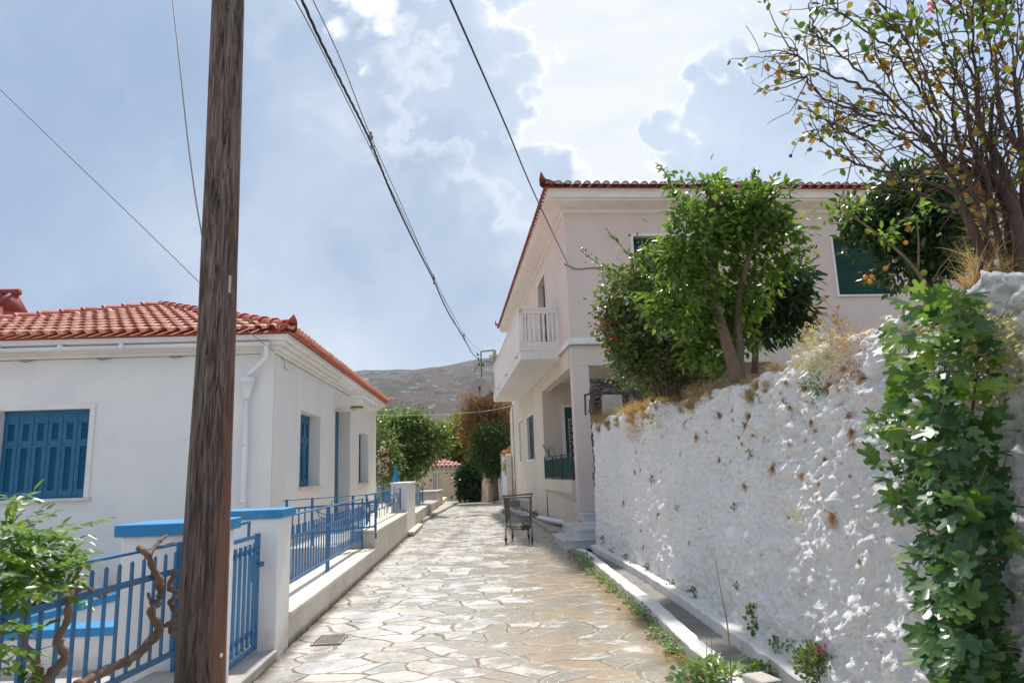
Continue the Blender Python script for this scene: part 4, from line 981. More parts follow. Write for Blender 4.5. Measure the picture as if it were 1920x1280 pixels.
# balcony
BA0, BA1, BO = 1.52, 12.4, -1.06
mb = MB(); mb.box(BO, -.001, BA0, BA1, 4.36, 4.62); mb.box(BO-.02, .0, BA0-.02, BA1+.02, 4.58, 4.64)
bal = mb.build('balcony', 'trim_white', rh, bevel=.01)
mb = MB(); mb.box(BO, BO+.10, BA0, BA1, 5.58, 5.70); mb.box(BO, -.002, BA0, BA0+.10, 5.583, 5.697); mb.box(BO, -.002, BA1-.1, BA1, 5.583, 5.697)
mb.box(BO-.03, BO+.13, BA0-.03, BA1+.03, 5.695, 5.74); mb.box(BO, -.002, BA0-.03, BA0+.13, 5.693, 5.738); mb.build('handrail', 'trim_white', bal, bevel=.008)
mb = MB(); mb.box(BO, BO+.10, BA0, BA0+.10, 4.63, 5.58); mb.box(-.10, -.002, BA0, BA0+.10, 4.63, 5.58); mb.box(BO, -.10, BA0+.005, BA0+.095, 4.63, 4.82); mb.box(BO+.005, BO+.095, BA0+.1, BA1, 4.63, 4.80); mb.build('plinth', 'trim_white', bal)
for k in range(7):
    x = BO+.10+(-.2-BO)*(k+.5)/7; mb = MB(); mb.lathe((x, BA0+.05, 4.82), [(.045, 0), (.045, .05), (.03, .09), (.038, .25), (.042, .40), (.032, .58), (.03, .66), (.045, .71), (.045, .765)], 10); mb.build('baluster', 'trim_white', bal, smooth=True)
mb = MB(); mb.box(BO+.02, BO+.06, BA0+.12, BA1-.05, 4.80, 5.58); mb.box(BO+.012, BO+.03, BA0+.12, BA1-.05, 5.16, 5.19); mb.build('balcony_panel', 'trim_white', bal)
mb = MB()
for a in (2.2, 5.5, 9): mb.tube([(BO-.001, a, 4.52), (BO-.06, a, 4.53), (BO-.08, a+.03, 4.49)], .014, 6)
mb.build('drain_spout', 'cable_grey', bal)
# loggia door with iron grille
q = Matrix.Rotation(-RA, 4, 'Z') @ (Vector((1.478, 21.6, 0))-Vector(RC)); dx0 = q.x; dzt = 3.45
mb = MB(); mb.box(dx0, dx0+.09, LGA-.05, LGA-.001, FLZ, dzt+.06); mb.box(dx0+1.15, dx0+1.24, LGA-.05, LGA-.001, FLZ, dzt+.06); mb.box(dx0+.09, dx0+1.15, LGA-.05, LGA-.001, dzt-.03, dzt+.06)
df = mb.build('door_frame', 'trim_white', rh)
mb = MB(); mb.box(dx0+.09, dx0+1.15, LGA-.035, LGA-.005, FLZ, dzt-.03); mb.build('door', 'dark_green', df)
mb = MB(); gx0, gx1, gz0, gz1 = dx0+.20, dx0+1.04, 1.65, 3.05; gy = LGA-.06
for a, b in (((gx0, gz0), (gx0, gz1)), ((gx1, gz0), (gx1, gz1)), ((gx0, gz0), (gx1, gz0)), ((gx0, gz1), (gx1, gz1)), ((gx0, (gz0+gz1)/2), (gx1, (gz0+gz1)/2))): mb.bar((a[0], gy, a[1]), (b[0], gy, b[1]), .016)
for k in range(6):
    za = gz0+.1+k*.22; mb.tube([(gx0, gy, za), (gx0+.2, gy, za+.14), (gx0+.42, gy, za+.02), (gx1, gy, za+.18)], .009, 5); mb.tube([(gx0, gy, za+.18), (gx0+.22, gy, za+.02), (gx0+.4, gy, za+.16), (gx1, gy, za)], .009, 5)
mb.tube([(gx0+.15+.1*(1-i/20)*math.cos(i*.7), gy, gz0+.14+.1*(1-i/20)*math.sin(i*.7)) for i in range(18)], .009, 5); mb.build('grille', 'mortar', df)
# corner cable, downpipe
mb = MB(); mb.tube(spline([(.05, -.03, 6.42), (.25, -.02, 6.33), (.7, -.02, 6.36), (.86, -.02, 6.28), (.93, -.02, 5.9), (1.02, -.02, 5.5), (.99, -.02, 5.1), (1.03, -.02, 4.7), (.98, -.045, 4.45), (.80, -.045, 4.41), (.02, -.045, 4.42), (-.045, .3, 4.42), (-.045, 1.5, 4.43)], 5), .014, 6)
mb.ball((1.0, -.02, 5.36), .03, 5); mb.ball((1.02, -.02, 4.82), .03, 5); mb.tube([(0, 0, 6.43), (-.06, -.06, 6.45)], .02, 6); mb.build('wall_cable', 'cable_grey', rh)
mb = MB(); mb.tube([(-.02, RLN-.05, 4.36), (-.06, RLN-.05, 4.2), (-.06, RLN-.05, .05)], .055, 8)
for zz in (3.0, 1.2): mb.lathe((-.06, RLN-.05, zz), [(.06, -.05), (.065, 0), (.06, .05)], 10)
mb.build('downpipe', 'pvc_white', rh, smooth=True)
mb = MB(); mb.box(-.14, .05, RLN+.0, RLN+.15, 0, 4.2); mb.build('corner_pilaster', 'parapet_cream', rh)
# loggia railing with green sheet
def RL_(b, a, z): p = Matrix.Translation(RC) @ Matrix.Rotation(RA, 4, 'Z') @ Vector((b, a, z)); return (p.x, p.y, p.z)
t = thing('railing', 'dark green loggia railing backed with a green sheet above the shopping cart', 'railing', RL_(-.02, .45, 1.24), RA)
LGn = LGA-.55
mb = MB(); mb.bar((0, 0, .62), (0, LGn, .62), .03, .02); mb.build('top_rail', 'dark_green', t)
mb = MB(); mb.bar((0, 0, .05), (0, LGn, .05), .025, .02); mb.build('bottom_rail', 'dark_green', t)
for k in range(24): mb = MB(); mb.bar((-.012, LGn*(k+.5)/24, .05), (-.012, LGn*(k+.5)/24, .56), .02); mb.build('bar', 'green_shutter', t)
for a in (0, 1.6, 3.2, LGn): mb = MB(); mb.bar((0, a, 0), (0, a, .66), .035); mb.build('post', 'dark_green', t)
mb = MB(); mb.box(.012, .02, .03, LGn-.03, .07, .54); mb.build('sheet', 'dark_green', t)
# things on the loggia
t = thing('broom', 'green handled broom leaning beside the dark loggia door', 'broom', RL_(.42, 4.6, FLZ))
mb = MB(); mb.tube([(.10, -.1, .05), (-.30, .0, 1.55)], .018, 6); mb.build('handle', 'green_plastic', t); mb = MB(); mb.hexa([(-.05, -.14, 0), (.28, -.14, 0), (.28, -.08, 0), (-.05, -.08, 0)], [(.02, -.13, .13), (.22, -.13, .13), (.22, -.09, .13), (.02, -.09, .13)]); mb.build('brush', 'straw', t)
t = thing('mop', 'purple handled mop leaning beside the green broom', 'mop', RL_(.62, 4.5, FLZ))
mb = MB(); mb.tube([(.10, 0, .08), (-.16, .1, 1.25)], .016, 6); mb.build('handle', 'purple_plastic', t); mb = MB(); mb.lathe((.1, 0, 0), [(.12, 0), (.10, .06), (.03, .14)], 10); mb.build('mop_head', 'pvc_white', t)
t = thing('bucket', 'grey bucket with hoop handle standing on the loggia wall', 'bucket', RL_(.32, 3.0, 1.24+.0))
mb = MB(); mb.lathe((0, 0, 0), [(.13, 0), (.17, .28), (.175, .30), (.16, .30)], 16); mb.build('body', 'dish_metal', t, smooth=True); mb = MB(); mb.tube([(.17*math.cos(th), 0, .28+.2*math.sin(th)) for th in np.linspace(0, math.pi, 12)], .008, 5); mb.build('handle', 'steel', t)
mb = MB(); mb.box(.16, .45, 2.4, 3.6, FLZ, 1.238); tag(mb.build('bench', 'parapet_cream', None, loc=RC, rotz=RA), 'low pale ledge bench inside the loggia holding the bucket', 'bench')
mb = MB(); mb.lathe((0, 0, 0), [(.06, 0), (.09, .05), (.09, .2), (.04, .27), (.04, .32)], 12); tag(mb.build('watering_can', 'red_plastic', None, loc=RL_(.10, .62, 1.245)), 'red plastic can at the pillar end of the loggia railing', 'can')
mb = MB(); mb.tube([(0, 0, .04), (.0, .0, .22), (.05, .05, .26)], .02, 6); mb.box(-.05, .05, -.05, .05, 0, .04); mb.tube(spline([(0, 0, .0), (-.1, .6, .28), (-.15, .9, .36), (-.1, 1.0, .30), (0, .5, .12)], 4), .018, 6)
tag(mb.build('folded_trolley', 'steel', None, loc=RL_(.0, 4.35, 1.90)), 'bent metal tube frame resting on the far end of loggia railing', 'frame')

# satellite dish, wire mast, roof chimney behind the balcony
p = aty(901, 726, 28.2)
t = thing('satellite_dish', 'round grey satellite dish at the far end of the balcony', 'satellite dish', tuple(p))
mb = MB(); R_ = .40
mb.lathe((0, 0, 0), [(.01, .10), (.12, .09), (.25, .055), (.36, .005), (R_, -.02), (R_+.005, -.012), (R_, -.005), (.36, .02), (.25, .07), (.01, .115)], 28, 'y'); mb.build('reflector', 'dish_metal', t, smooth=True)
mb = MB(); mb.bar((-.03, -.02, -.36), (-.02, -.34, -.18), .025); mb.tube([(-.02, -.34, -.20), (-.02, -.36, -.05)], .035, 8); mb.box(-.07, .03, -.37, -.32, -.06, .0); mb.build('feed_arm', 'cable_black', t)
mb = MB(); mb.tube([(0, .1, -.30), (.30, .12, -.30), (.46, .2, -.30)], .02, 6); mb.box(.40, .52, .1, .3, -.38, -.22); mb.build('bracket', 'steel', t)
p0 = aty(903, 705, 31.0); p1 = aty(904, 659, 31.0)
t = thing('wire_mast', 'thin grey metal wire mast beyond the balcony carrying the cables', 'mast', (p0[0], 31.0, p0[2]))
zh = p1[2]-p0[2]
mb = MB(); mb.tube([(0, 0, -1.2), (0, 0, zh)], .03, 8); mb.bar((0, 0, zh), (.62, 0, zh+.05), .05); mb.tube([(.0, 0, -.05), (.25, 0, -.3), (.45, 0, -.9)], .02, 6); mb.build('mast_pole', 'steel', t)
for (x, z) in ((-.13, zh-.32), (-.10, zh-.60), (.09, zh-.62), (-.16, zh-.12)):
    mb = MB(); mb.lathe((x, 0, z), [(.02, -.06), (.045, -.03), (.03, 0), (.045, .03), (.02, .06)], 8); mb.bar((0, 0, z-.04), (x, 0, z-.04), .02); mb.build('insulator', 'cable_black', t)
mb = MB(); mb.tube(spline([(-.12, 0, zh-.4), (-.10, .0, zh-.62), (-.22, 0, zh-.72), (-.33, 0, zh-.9), (-.32, 0, zh-1.0)], 4), .015, 5); mb.tube(spline([(.05, 0, zh-.6), (.14, 0, zh-.45), (.4, 0, zh-.5), (.6, 0, zh-.55)], 4), .015, 5); mb.build('jumper_wire', 'cable_black', t)
p0 = aty(927, 661, 28.0)
t = thing('post', 'grey post with flat cream cap plate at the far balcony end', 'post', (p0[0], 28.0, 4.64))
zc = p0[2]-4.64; mb = MB(); mb.box(-.07, .07, -.08, .08, 0, zc+.10); mb.build('stack', 'concrete', t); mb = MB(); mb.box(-.22, .5, -.2, .2, zc-.16, zc-.12); mb.build('cap', 'parapet_cream', t)

# ------------------------------------------------------------------ marble steps
t = thing('steps', 'grey veined marble entrance steps at the loggia pillar', 'steps', (.84, 13.5, 0), rad(4.5))
def stepb(x0, x1, y0, y1, z0, z1):
    mb = MB(); mb.box(x0+.015, x1, y0+.015, y1, z0-.02, z1-.03); mb.box(x0-.01, x1, y0-.01, y1, z1-.031, z1); return mb
stepb(0, 1.2, 0, 1.65, 0, .17).build('step', 'marble', t, bevel=.004)
stepb(.31, 1.5, .25, 2.3, .17, .34).build('step', 'marble', t, bevel=.004)
stepb(.79, 2.2, 2.2, 3.4, .34, .51).build('step', 'marble', t, bevel=.004)
stepb(1.05, 2.6, 2.9, 4.6, .51, .68).build('step', 'marble', t, bevel=.004)
# plastic pipe, curb and trough along the foot of the house
q = [atz(953, 960, .10), atz(966, 959.5, .10), atz(1000, 967, .10), atz(1020, 972, .10), atz(1036, 975.5, .10), atz(1048, 978, .10), atz(1062, 979, .12)]
mb = MB(); mb.tube(spline(q, 4), .075, 12); tag(mb.build('drain_pipe', 'pvc_white', None, smooth=True), 'thick white drain pipe lying along the foot of the rose house', 'pipe')
mb = MB(); qa = [atz(1034, 1001.5), atz(1018, 990), atz(1000, 979), atz(975, 969)]; qb = [p + np.array([.14, .03, 0]) for p in qa]
for i in range(3): mb.hexa([(*qa[i][:2], 0), (*qb[i][:2], 0), (*qb[i+1][:2], 0), (*qa[i+1][:2], 0)], [(*qa[i][:2], .07), (*qb[i][:2], .07), (*qb[i+1][:2], .07), (*qa[i+1][:2], .07)])
tag(mb.build('kerb', 'concrete', None), 'worn concrete kerb between the paving and the white drain pipe', 'kerb')

# ------------------------------------------------------------------ shopping cart
t = thing('shopping_cart', 'abandoned wire shopping cart standing on the stone paving', 'shopping cart', (.0, 15.05, 0), rad(-3))
def wires(mb, A, B, C_, D, n, m, r=.004):      # wire net on quad A-B (bottom) D-C (top)
    A, B, C_, D = map(np.array, (A, B, C_, D))
    for i in range(n+1): s_ = i/n; mb.tube([A+(B-A)*s_, D+(C_-D)*s_], r, 4, False)
    for j in range(m+1): s_ = j/m; mb.tube([A+(D-A)*s_, B+(C_-B)*s_], r*1.3, 4, False)
n0, n1 = .26, .21
mb = MB()
bn = [(-n0, .05, .42), (n0, .05, .42), (n0+.02, .0, .95), (-n0-.02, .0, .95)]; bf = [(-n1, .82, .50), (n1, .82, .50), (n1+.02, .88, .90), (-n1-.02, .88, .90)]
wires(mb, bn[0], bn[1], bn[2], bn[3], 16, 4); wires(mb, bf[0], bf[1], bf[2], bf[3], 12, 4)
wires(mb, bn[0], bf[0], bf[3], bn[3], 24, 5); wires(mb, bn[1], bf[1], bf[2], bn[2], 24, 5); wires(mb, bn[0], bn[1], bf[1], bf[0], 14, 12)
for a, b in ((bn[3], bn[2]), (bf[3], bf[2]), (bn[3], bf[3]), (bn[2], bf[2])): mb.tube([a, b], .009, 6)
mb.build('basket', 'steel', t)
mb = MB(); wires(mb, (-n0+.02, .10, .60), (n0-.05, .10, .60), (n0-.05, .26, .86), (-n0+.02, .26, .86), 10, 3); mb.hexa([(-.16, .12, .74), (.05, .12, .74), (.05, .14, .74), (-.16, .14, .74)], [(-.16, .14, .88), (.05, .14, .88), (.05, .16, .88), (-.16, .16, .88)]); mb.build('child_seat', 'steel', t)
mb = MB(); mb.tube([(-n0-.05, -.05, .985), (n0+.05, -.05, 1.01)], .016, 8); mb.build('handle', 'rust', t, smooth=True)
for s_ in (-1, 1): mb = MB(); mb.ball((s_*(n0+.05), -.05, .985+.0125*(s_+1)), .026, 6); mb.build('end_cap', 'red_plastic', t)
mb = MB()
for s_ in (-1, 1):
    mb.tube([(s_*(n0+.05), -.05, .99), (s_*(n0+.03), -.01, .93), (s_*(n0+.01), .02, .40), (s_*(n0+.0), .04, .34), (s_*(n0+.02), .0, .26), (s_*(n0+.02), -.01, .15)], .014, 8)
    mb.tube([(s_*n0, .03, .36), (s_*(n1-.02), .35, .30), (s_*(n1-.03), .66, .22), (s_*(n1-.03), .70, .15)], .013, 8); mb.tube([(s_*n1, .5, .27), (s_*n1, .80, .50)], .012, 6)
mb.tube([(-n1-.01, .30, .30), (n1+.01, .30, .30)], .012, 6); mb.tube([(-n0, .04, .35), (n0, .04, .35)], .012, 6); mb.tube([(-n1, .62, .235), (n1, .62, .235)], .012, 6); mb.build('frame', 'steel', t, smooth=True)
for (x, y) in ((-n0-.02, 0), (n0+.02, 0), (-n1+.03, .70), (n1-.03, .70)):
    mb = MB(); mb.lathe((x, y-.02, .065), [(.012, -.016), (.045, -.016), (.064, -.012), (.067, 0), (.064, .012), (.045, .016), (.012, .016)], 16, 'x'); wh = mb.build('wheel', 'rubber', t, smooth=True)
    mb = MB(); mb.box(x-.026, x-.019, y-.04, y+.02, .05, .15); mb.box(x+.019, x+.026, y-.04, y+.02, .05, .15); mb.box(x-.026, x+.026, y-.04, y+.03, .145, .16); mb.tube([(x-.03, y-.02, .065), (x+.03, y-.02, .065)], .01, 6); mb.build('caster_fork', 'steel', wh)

# ================================================================== RETAINING WALL (right)
def wx(y): return np.interp(y, [-1, 2.9, 4.7, 5.6, 7.4, 9.7, 11.5, 13.25], [2.05, 1.95, 1.90, 1.88, 1.85, 1.74, 1.60, 1.42])
def wtop(y): return np.interp(y, [-1, 2.5, 2.93, 3.24, 3.8, 4.4, 5.2, 6.4, 8.15, 10.8, 12.8, 13.2], [2.33, 2.33, 2.32, 2.31, 2.32, 2.30, 2.34, 2.29, 2.34, 2.38, 2.37, 2.46])
def BATF(y): return np.interp(y, [8.5, 11, 12.6, 13.25], [.41, .22, .09, .05])
BAT = .41
ys = np.concatenate([np.linspace(.6, 1.9, 30), np.linspace(1.915, 6.5, 330), np.linspace(6.52, 13.25, 300)]); tv = np.linspace(0, 1, 170); te = np.linspace(.03, .60, 14)
nt = len(tv)+len(te)
Yg, Tg = np.meshgrid(ys, np.concatenate([tv, 1+te]), indexing='ij')
base_x = wx(Yg); T1 = np.clip(Tg, 0, 1); H_ = wtop(Yg)+(fbm(Yg*2.2, Yg*0+3, 4, 5)-.5)*.16
Zg = T1*H_; Xg = base_x+BATF(Yg)*T1**1.15
ua, va = Yg, Zg*1.15+np.clip(Tg-1, 0, 1)
f1, f2, cid = vor2(ua*3.1+fbm(ua*3, va*3, 3, 2)*.5, va*4.0, 4)
stone = np.clip((f2-f1)*2.4, 0, 1)**.6
amp = np.interp(Yg, [0, 5, 8, 11, 13.3], [1.0, 1.0, .80, .45, .38])*np.interp(Zg, [0, .4, 1.2, 2.0], [.55, .75, .9, 1.25])
def billow(x, y, o, s):
    t_ = 0; a_ = 1; n_ = 0
    for i in range(o): t_ = t_+a_*np.abs(2*vn(x*2.1**i, y*2.1**i, s+i)-1); n_ += a_; a_ *= .55
    return t_/n_
wq = fbm(ua*2.2, va*2.2, 3, 41)*1.1; wr = fbm(ua*2.2+9, va*2.2, 3, 43)*1.1
dsp = amp*(.030*(stone-.5)+.022*(cid-.5)*stone)+(fbm(ua*1.3, va*1.3, 4, 11)-.5)*.14*np.clip(amp+.2, 0, 1)
dsp += amp*.090*(billow(ua*3.4+wq, va*3.8+wr, 5, 47)-.4)+(.30+.70*amp)*.098*(billow(ua*8+wq*2, va*9+wr*2, 4, 53)-.4)+(.5+.5*amp)*(fbm(ua*24, va*24, 3, 23, .65)-.5)*.062
ends = np.clip((13.25-Yg)/.12, 0, 1)
rnd_ = np.clip((Tg-.92)/.14, 0, 1)     # rounds the shoulder
Xg = Xg-dsp+np.where(Tg > 1, (Tg-1), 0)+.06*rnd_**2+(1-ends)**2*.05
Zg = Zg+np.where(Tg > 1, dsp*.7-.05*(Tg-1), 0)-.02*rnd_
WALLV = np.stack([Xg, Yg, Zg], -1)
rw = thing('retaining_wall', 'tall whitewashed rough stone retaining wall along the right side', 'wall', (1.9, 6.0, 0))
raw('wall', WALLV.reshape(-1, 3), grid_faces(len(ys), nt)[:, ::-1], 'lime_wash', rw, smooth=True, sub=(1.9, 6.0, 0))
mb = MB(); e_ = [(1.45, 13.25), (3.2, 13.6)]; mb.box(1.50, 3.5, 13.12, 13.24, 0, 2.30); mb.build('end_face', 'lime_wash', rw, sub=(1.9, 6.0, 0))
def wall_pt(y, z):      # nearest point of the displaced face
    i = int(np.argmin(abs(ys-y))); j = int(np.argmin(abs(Zg[i, :170]-z))); return Xg[i, j], ys[i], Zg[i, j]
# ledge, drain channel and outer kerb
def strip(name, label, cat, xs0, xs1, z0, z1, mat, yv, seed, kind=False):
    rnd = np.random.default_rng(seed); n = len(yv); vs = []; fs = []
    for i, y in enumerate(yv):
        a = xs0(y)+rnd.normal()*.006; b = xs1(y)+rnd.normal()*.004; zt = z1+rnd.normal()*.004
        vs += [(a, y, z0), (a, y, zt-.012), (a+.012, y, zt), (b-.012, y, zt), (b, y, zt-.012), (b, y, z0)]
    for i in range(n-1):
        for k in range(5): fs.append((i*6+k, i*6+k+1, (i+1)*6+k+1, (i+1)*6+k))
    fs += [(0, 1, 2, 3, 4, 5)[::-1], tuple((n-1)*6+k for k in range(6))]
    o = bpy.data.meshes.new(name); o.from_pydata(vs, [], [f_[::-1] for f_ in fs]); o.update(); ob = link(name, o, mat)
    return struct(ob) if kind else tag(ob, label, cat)
k1 = lambda y: np.interp(y, [0, 4.56, 5.75, 7.4, 8, 9.6, 12.1, 12.9], [1.42, 1.371, 1.31, 1.30, 1.265, 1.185, 1.075, 1.0])
yv = np.linspace(.5, 12.7, 90)
strip('kerb', 'long whitewashed kerb between the paving and the drain channel', 'kerb', k1, lambda y: k1(y)+.15, -.05, .10, 'kerb_white', yv, 1)
strip('ledge', 'whitewashed ledge at the foot of the rough retaining wall', 'ledge', lambda y: wx(y)-.115-.0*y, lambda y: wx(y)+.12, -.05, .115, 'kerb_white', np.linspace(.5, 13.15, 95), 2)
mb = MB(); n = 40; yv2 = np.linspace(.5, 13.1, n)
vs = []; 
for y in yv2: vs += [(k1(y)+.10, y, .008), (wx(y)-.06, y, .008)]
mb.add(vs, [(2*i, 2*i+1, 2*i+3, 2*i+2) for i in range(n-1)]); struct(mb.build('drain_channel', 'drain_concrete'))
mb = MB(); mb.box(-.01, .30, -.02, .32, .0, .03); mb.box(0.02, .26, .02, .28, .028, .036); tag(mb.build('drain_shade_slab', 'hole_shade_paint', None, loc=(1.13, 13.0, .0)), 'black slab painted as the shade of a drain opening between the marble steps and white wall', 'drain')  # solid black slab paints the shade of an open drain
# iron grate in the paving
t = thing('drain_grate', 'flat rusty iron drain grate set in the paving', 'drain grate', (-1.94, 6.62, .004), rad(2))
mb = MB(); L_, D_ = .27, .38
for a, b in (((0, 0), (L_, .025)), ((0, D_-.025), (L_, D_)), ((0, .025), (.02, D_-.025)), ((L_-.02, .025), (L_, D_-.025))): mb.box(a[0], b[0], a[1], b[1], 0, .012)
for k in range(9): x = .035+k*.024; mb.box(x, x+.012, .025, D_-.025, 0, .010)
mb.build('grate_bars', 'grate_iron', t); mb = MB(); mb.box(.02, L_-.02, .02, D_-.02, .0005, .003); mb.build('grate_shade_sheet', 'hole_shade_paint', t)  # thin dark sheet under the bars, pit shade put in as colour
# earth bank behind the wall
yy_ = np.linspace(-1, 13.15, 60); dxs = np.linspace(.10, 12, 34)**1.0
Yb, Db = np.meshgrid(yy_, np.concatenate([[.45, .7, 1.0], np.linspace(1.4, 12, 24)]), indexing='ij')
Xb = wx(Yb)+BATF(Yb)-.05+Db-.35; Zb = wtop(Yb)-.06+np.clip(Db-.4, 0, 3)*.05+(fbm(Yb*2, Db*2, 4, 31)-.5)*.14
struct(raw('earth_bank', np.stack([Xb, Yb, Zb], -1).reshape(-1, 3), grid_faces(60, 27), 'earth', smooth=True))
mb = MB(); mb.box(4.4, 14, 13.1, 16.1, 0, 2.35); struct(mb.build('rear_bank', 'earth'))
# dark dry stone wall and concrete post at the wall end
def rough_block(name, x0, x1, y0, y1, z0, z1, mat, seed, amp_=.08, label=None, cat=None, taper=0):
    n = 26; V = []; F = []; o = 0
    def face(P, nu, nv):
        nonlocal o
        V.append(P.reshape(-1, 3)); F.append(grid_faces(nu, nv)+o); o += nu*nv
    u_ = np.linspace(0, 1, n); U_, T_ = np.meshgrid(u_, u_, indexing='ij')
    top = z1-taper*U_**1.3+(fbm(U_*4, U_*0, 3, seed)-.5)*.25
    face(np.stack([x0+(x1-x0)*U_, np.full_like(U_, y0), z0+(top-z0)*T_], -1), n, n)
    face(np.stack([np.full_like(U_, x0), y1+(y0-y1)*U_, z0+(z1+(fbm(U_*0, U_*0, 3, seed)-.5)*.25-z0)*T_], -1), n, n)
    face(np.stack([x0+(x1-x0)*U_, y0+(y1-y0)*T_, top+T_*.05], -1), n, n)
    V = np.concatenate(V); F = np.concatenate(F)
    q = V*np.array([5, 5, 9]); dn = np.stack([fbm(q[:, 1]+q[:, 0], q[:, 2], 4, seed+i)-.5 for i in range(3)], -1)
    ob = raw(name, V+dn*amp_*2, F, mat, smooth=False)
    return tag(ob, label, cat)
rough_block('stone_wall', 1.56, 4.2, 13.32, 14.0, 1.2, 3.20, 'dry_stone', 3, .10, 'dark weathered dry stone wall below the red-flowered shrub', 'stone wall', .5)
mb = MB(); mb.hexa([(1.70, 12.95, 2.1), (2.06, 12.99, 2.1), (2.06, 13.3, 2.1), (1.70, 13.3, 2.1)], [(1.70, 12.95, 2.87), (2.06, 12.99, 2.86), (2.06, 13.3, 2.86), (1.70, 13.3, 2.87)])
tag(mb.build('concrete_post', 'concrete', None, bevel=.01), 'square grey concrete post leaning against the dark stone wall', 'post')
mb = MB()
p = [aty(1098, 778, 13.1), aty(1097, 741, 13.1), aty(1112, 735, 13.25), aty(1115, 775, 13.2)]
mb.bar(p[0], p[1], .035); mb.bar(p[1], p[2], .03); mb.bar(p[2], p[3], .03); mb.ball(p[1], .03, 5)
tag(mb.build('iron_bracket', 'rust'), 'rusty iron bracket frame at top corner of the white wall end', 'bracket')
# white wall, pot and hanging plant at the far right of the street
t = thing('garden_wall', 'plain white garden wall behind the shopping cart', 'wall', (-.42, 31.2, 0), rad(6.8))
mb = MB(); mb.box(0, .25, 0.2, 6.3, -.02, 2.3); mb.build('wall', 'white_plaster', t); mb = MB(); mb.box(-.04, .2, -.02, .2, -.02, 2.2); mb.build('pier', 'parapet_cream', t)
mb = MB(); mb.lathe((0, 0, 0), [(.12, 0), (.17, .30), (.20, .30), (.20, .36), (.17, .36), (.16, .30)], 16); p = aty(962, 862, 31.9)
tag(mb.build('flower_pot', 'terracotta_pot', None, smooth=True, loc=tuple(p)), 'orange terracotta pot on the white wall beside the downpipe', 'flower pot')

# ================================================================== UTILITY POLE
t = thing('utility_pole', 'tall dark weathered wooden utility pole at the left of the street', 'utility pole', (-1.815, 4.1, 0))
mb = MB(); n = 40; zs_ = np.linspace(-.3, 8.2, 90); vs = []
for z_ in zs_:
    r_ = np.interp(z_, [0, .4, 2.35, 4.7, 8.2], [.138, .132, .110, .100, .085]); cxp = np.interp(z_, [0, .4, 2.35, 4.7, 8.2], [-.005, -.002, .002, -.022, -.06])
    for k in range(n):
        th = 2*math.pi*k/n; rr = r_*(1+.018*math.sin(3*th+z_*.3)) + float(fbm(np.array([th*5.]), np.array([z_*.7]), 4, 3)[0]-.5)*.014
        vs.append((cxp+rr*math.cos(th), rr*math.sin(th), z_))
mb.add(vs, [(i*n+k, i*n+(k+1) % n, (i+1)*n+(k+1) % n, (i+1)*n+k) for i in range(89) for k in range(n)]); mb.build('pole_shaft', 'pole_wood', t, smooth=True)
p = aty(434, 533, 4.07); x_ = p[0]+1.815
mb = MB(); mb.box(x_-.006, x_+.004, -.06, .03, p[2]-.06, p[2]+.05); mb.build('metal_tag', 'dish_metal', t)
p = aty(414, 1229, 4.05); mb = MB(); mb.ball((p[0]+1.815-.012, -.03, p[2]), .014, 6); mb.build('nail_head', 'pvc_white', t)

# ================================================================== CABLES
def on_plan(pix, A, B):      # photo path -> points above the plan line A-B
    out = []
    for px, py in pix:
        r = ray(px, py); d_ = np.array(B)-np.array(A); den = r[0]*d_[1]-r[1]*d_[0]
        s_ = (A[0]*d_[1]-A[1]*d_[0])/den; out.append(_C+r*s_)
    return out
def cable(pix, A, B, r, mat, label, name='cable', n=8, twist=0):
    P = spline(on_plan(pix, A, B), n); mb = MB()
    if twist:
        L = np.concatenate([[0], np.cumsum([np.linalg.norm(P[i+1]-P[i]) for i in range(len(P)-1)])]); m = int(L[-1]/.06)
        Q = np.stack([np.interp(np.linspace(0, L[-1], m), L, np.array(P)[:, k]) for k in range(3)], -1)
        for ph in (0, math.pi*2/3, math.pi*4/3):
            th = np.linspace(0, L[-1], m)/twist*2*math.pi+ph
            mb.tube(Q+np.stack([np.cos(th)*r*.8, 0*th, np.sin(th)*r*.8], -1), r*.62, 5)
    else: mb.tube(P, r, 5)
    return tag(mb.build(name, mat, None, smooth=True), label, 'cable')
MA, MBp = (-1.75, 5.2), (-1.32, 31.0)
cable([(560, -14), (600, 75), (645, 165), (693, 262), (735, 365), (775, 450), (812, 523), (840, 585), (868, 630), (884, 660), (896, 672)], MA, MBp, .0115, 'cable_black', 'thick twisted black cable sagging over the street to the wire mast', twist=.55)
cable([(546, -14), (600, 88), (693, 275), (770, 430), (812, 516), (845, 587), (872, 640), (897, 664)], (-1.8, 5.2), (-1.32, 31.0), .006, 'cable_grey', 'thin grey wire just left of the thick twisted cable', 'wire')
cable([(580, -14), (640, 115), (697, 260), (760, 400), (814, 522), (850, 590), (874, 632), (900, 658)], (-1.7, 5.2), (-1.30, 31.0), .006, 'cable_grey', 'thin grey wire just right of the thick twisted cable', 'wire')
for i, (px, py) in enumerate(((695, 262), (813, 524), (870, 630))):
    q = on_plan([(px, py)], MA, MBp)[0]; mb = MB(); mb.tube([q+np.array([0, 0, .03]), q+np.array([0, 0, .10])], .02, 6); mb.ball(q+np.array([0, 0, .03]), .035, 6); mb.ball(q+np.array([0, .1, -.05]), .03, 6)
    tag(mb.build('cable_clamp', 'cable_grey'), ('nearest and highest', 'middle', 'farthest and lowest')[i]+' clamp on the thick twisted black cable', 'clamp')
wp = RL_(0.03, -.04, 6.43)
cable([(838, -14), (893, 110), (950, 240), (1005, 370), (1066, 498)], (-.30, 4.6), wp[:2], .009, 'cable_black', 'thin black wire running down to the corner of the rose house', 'wire')
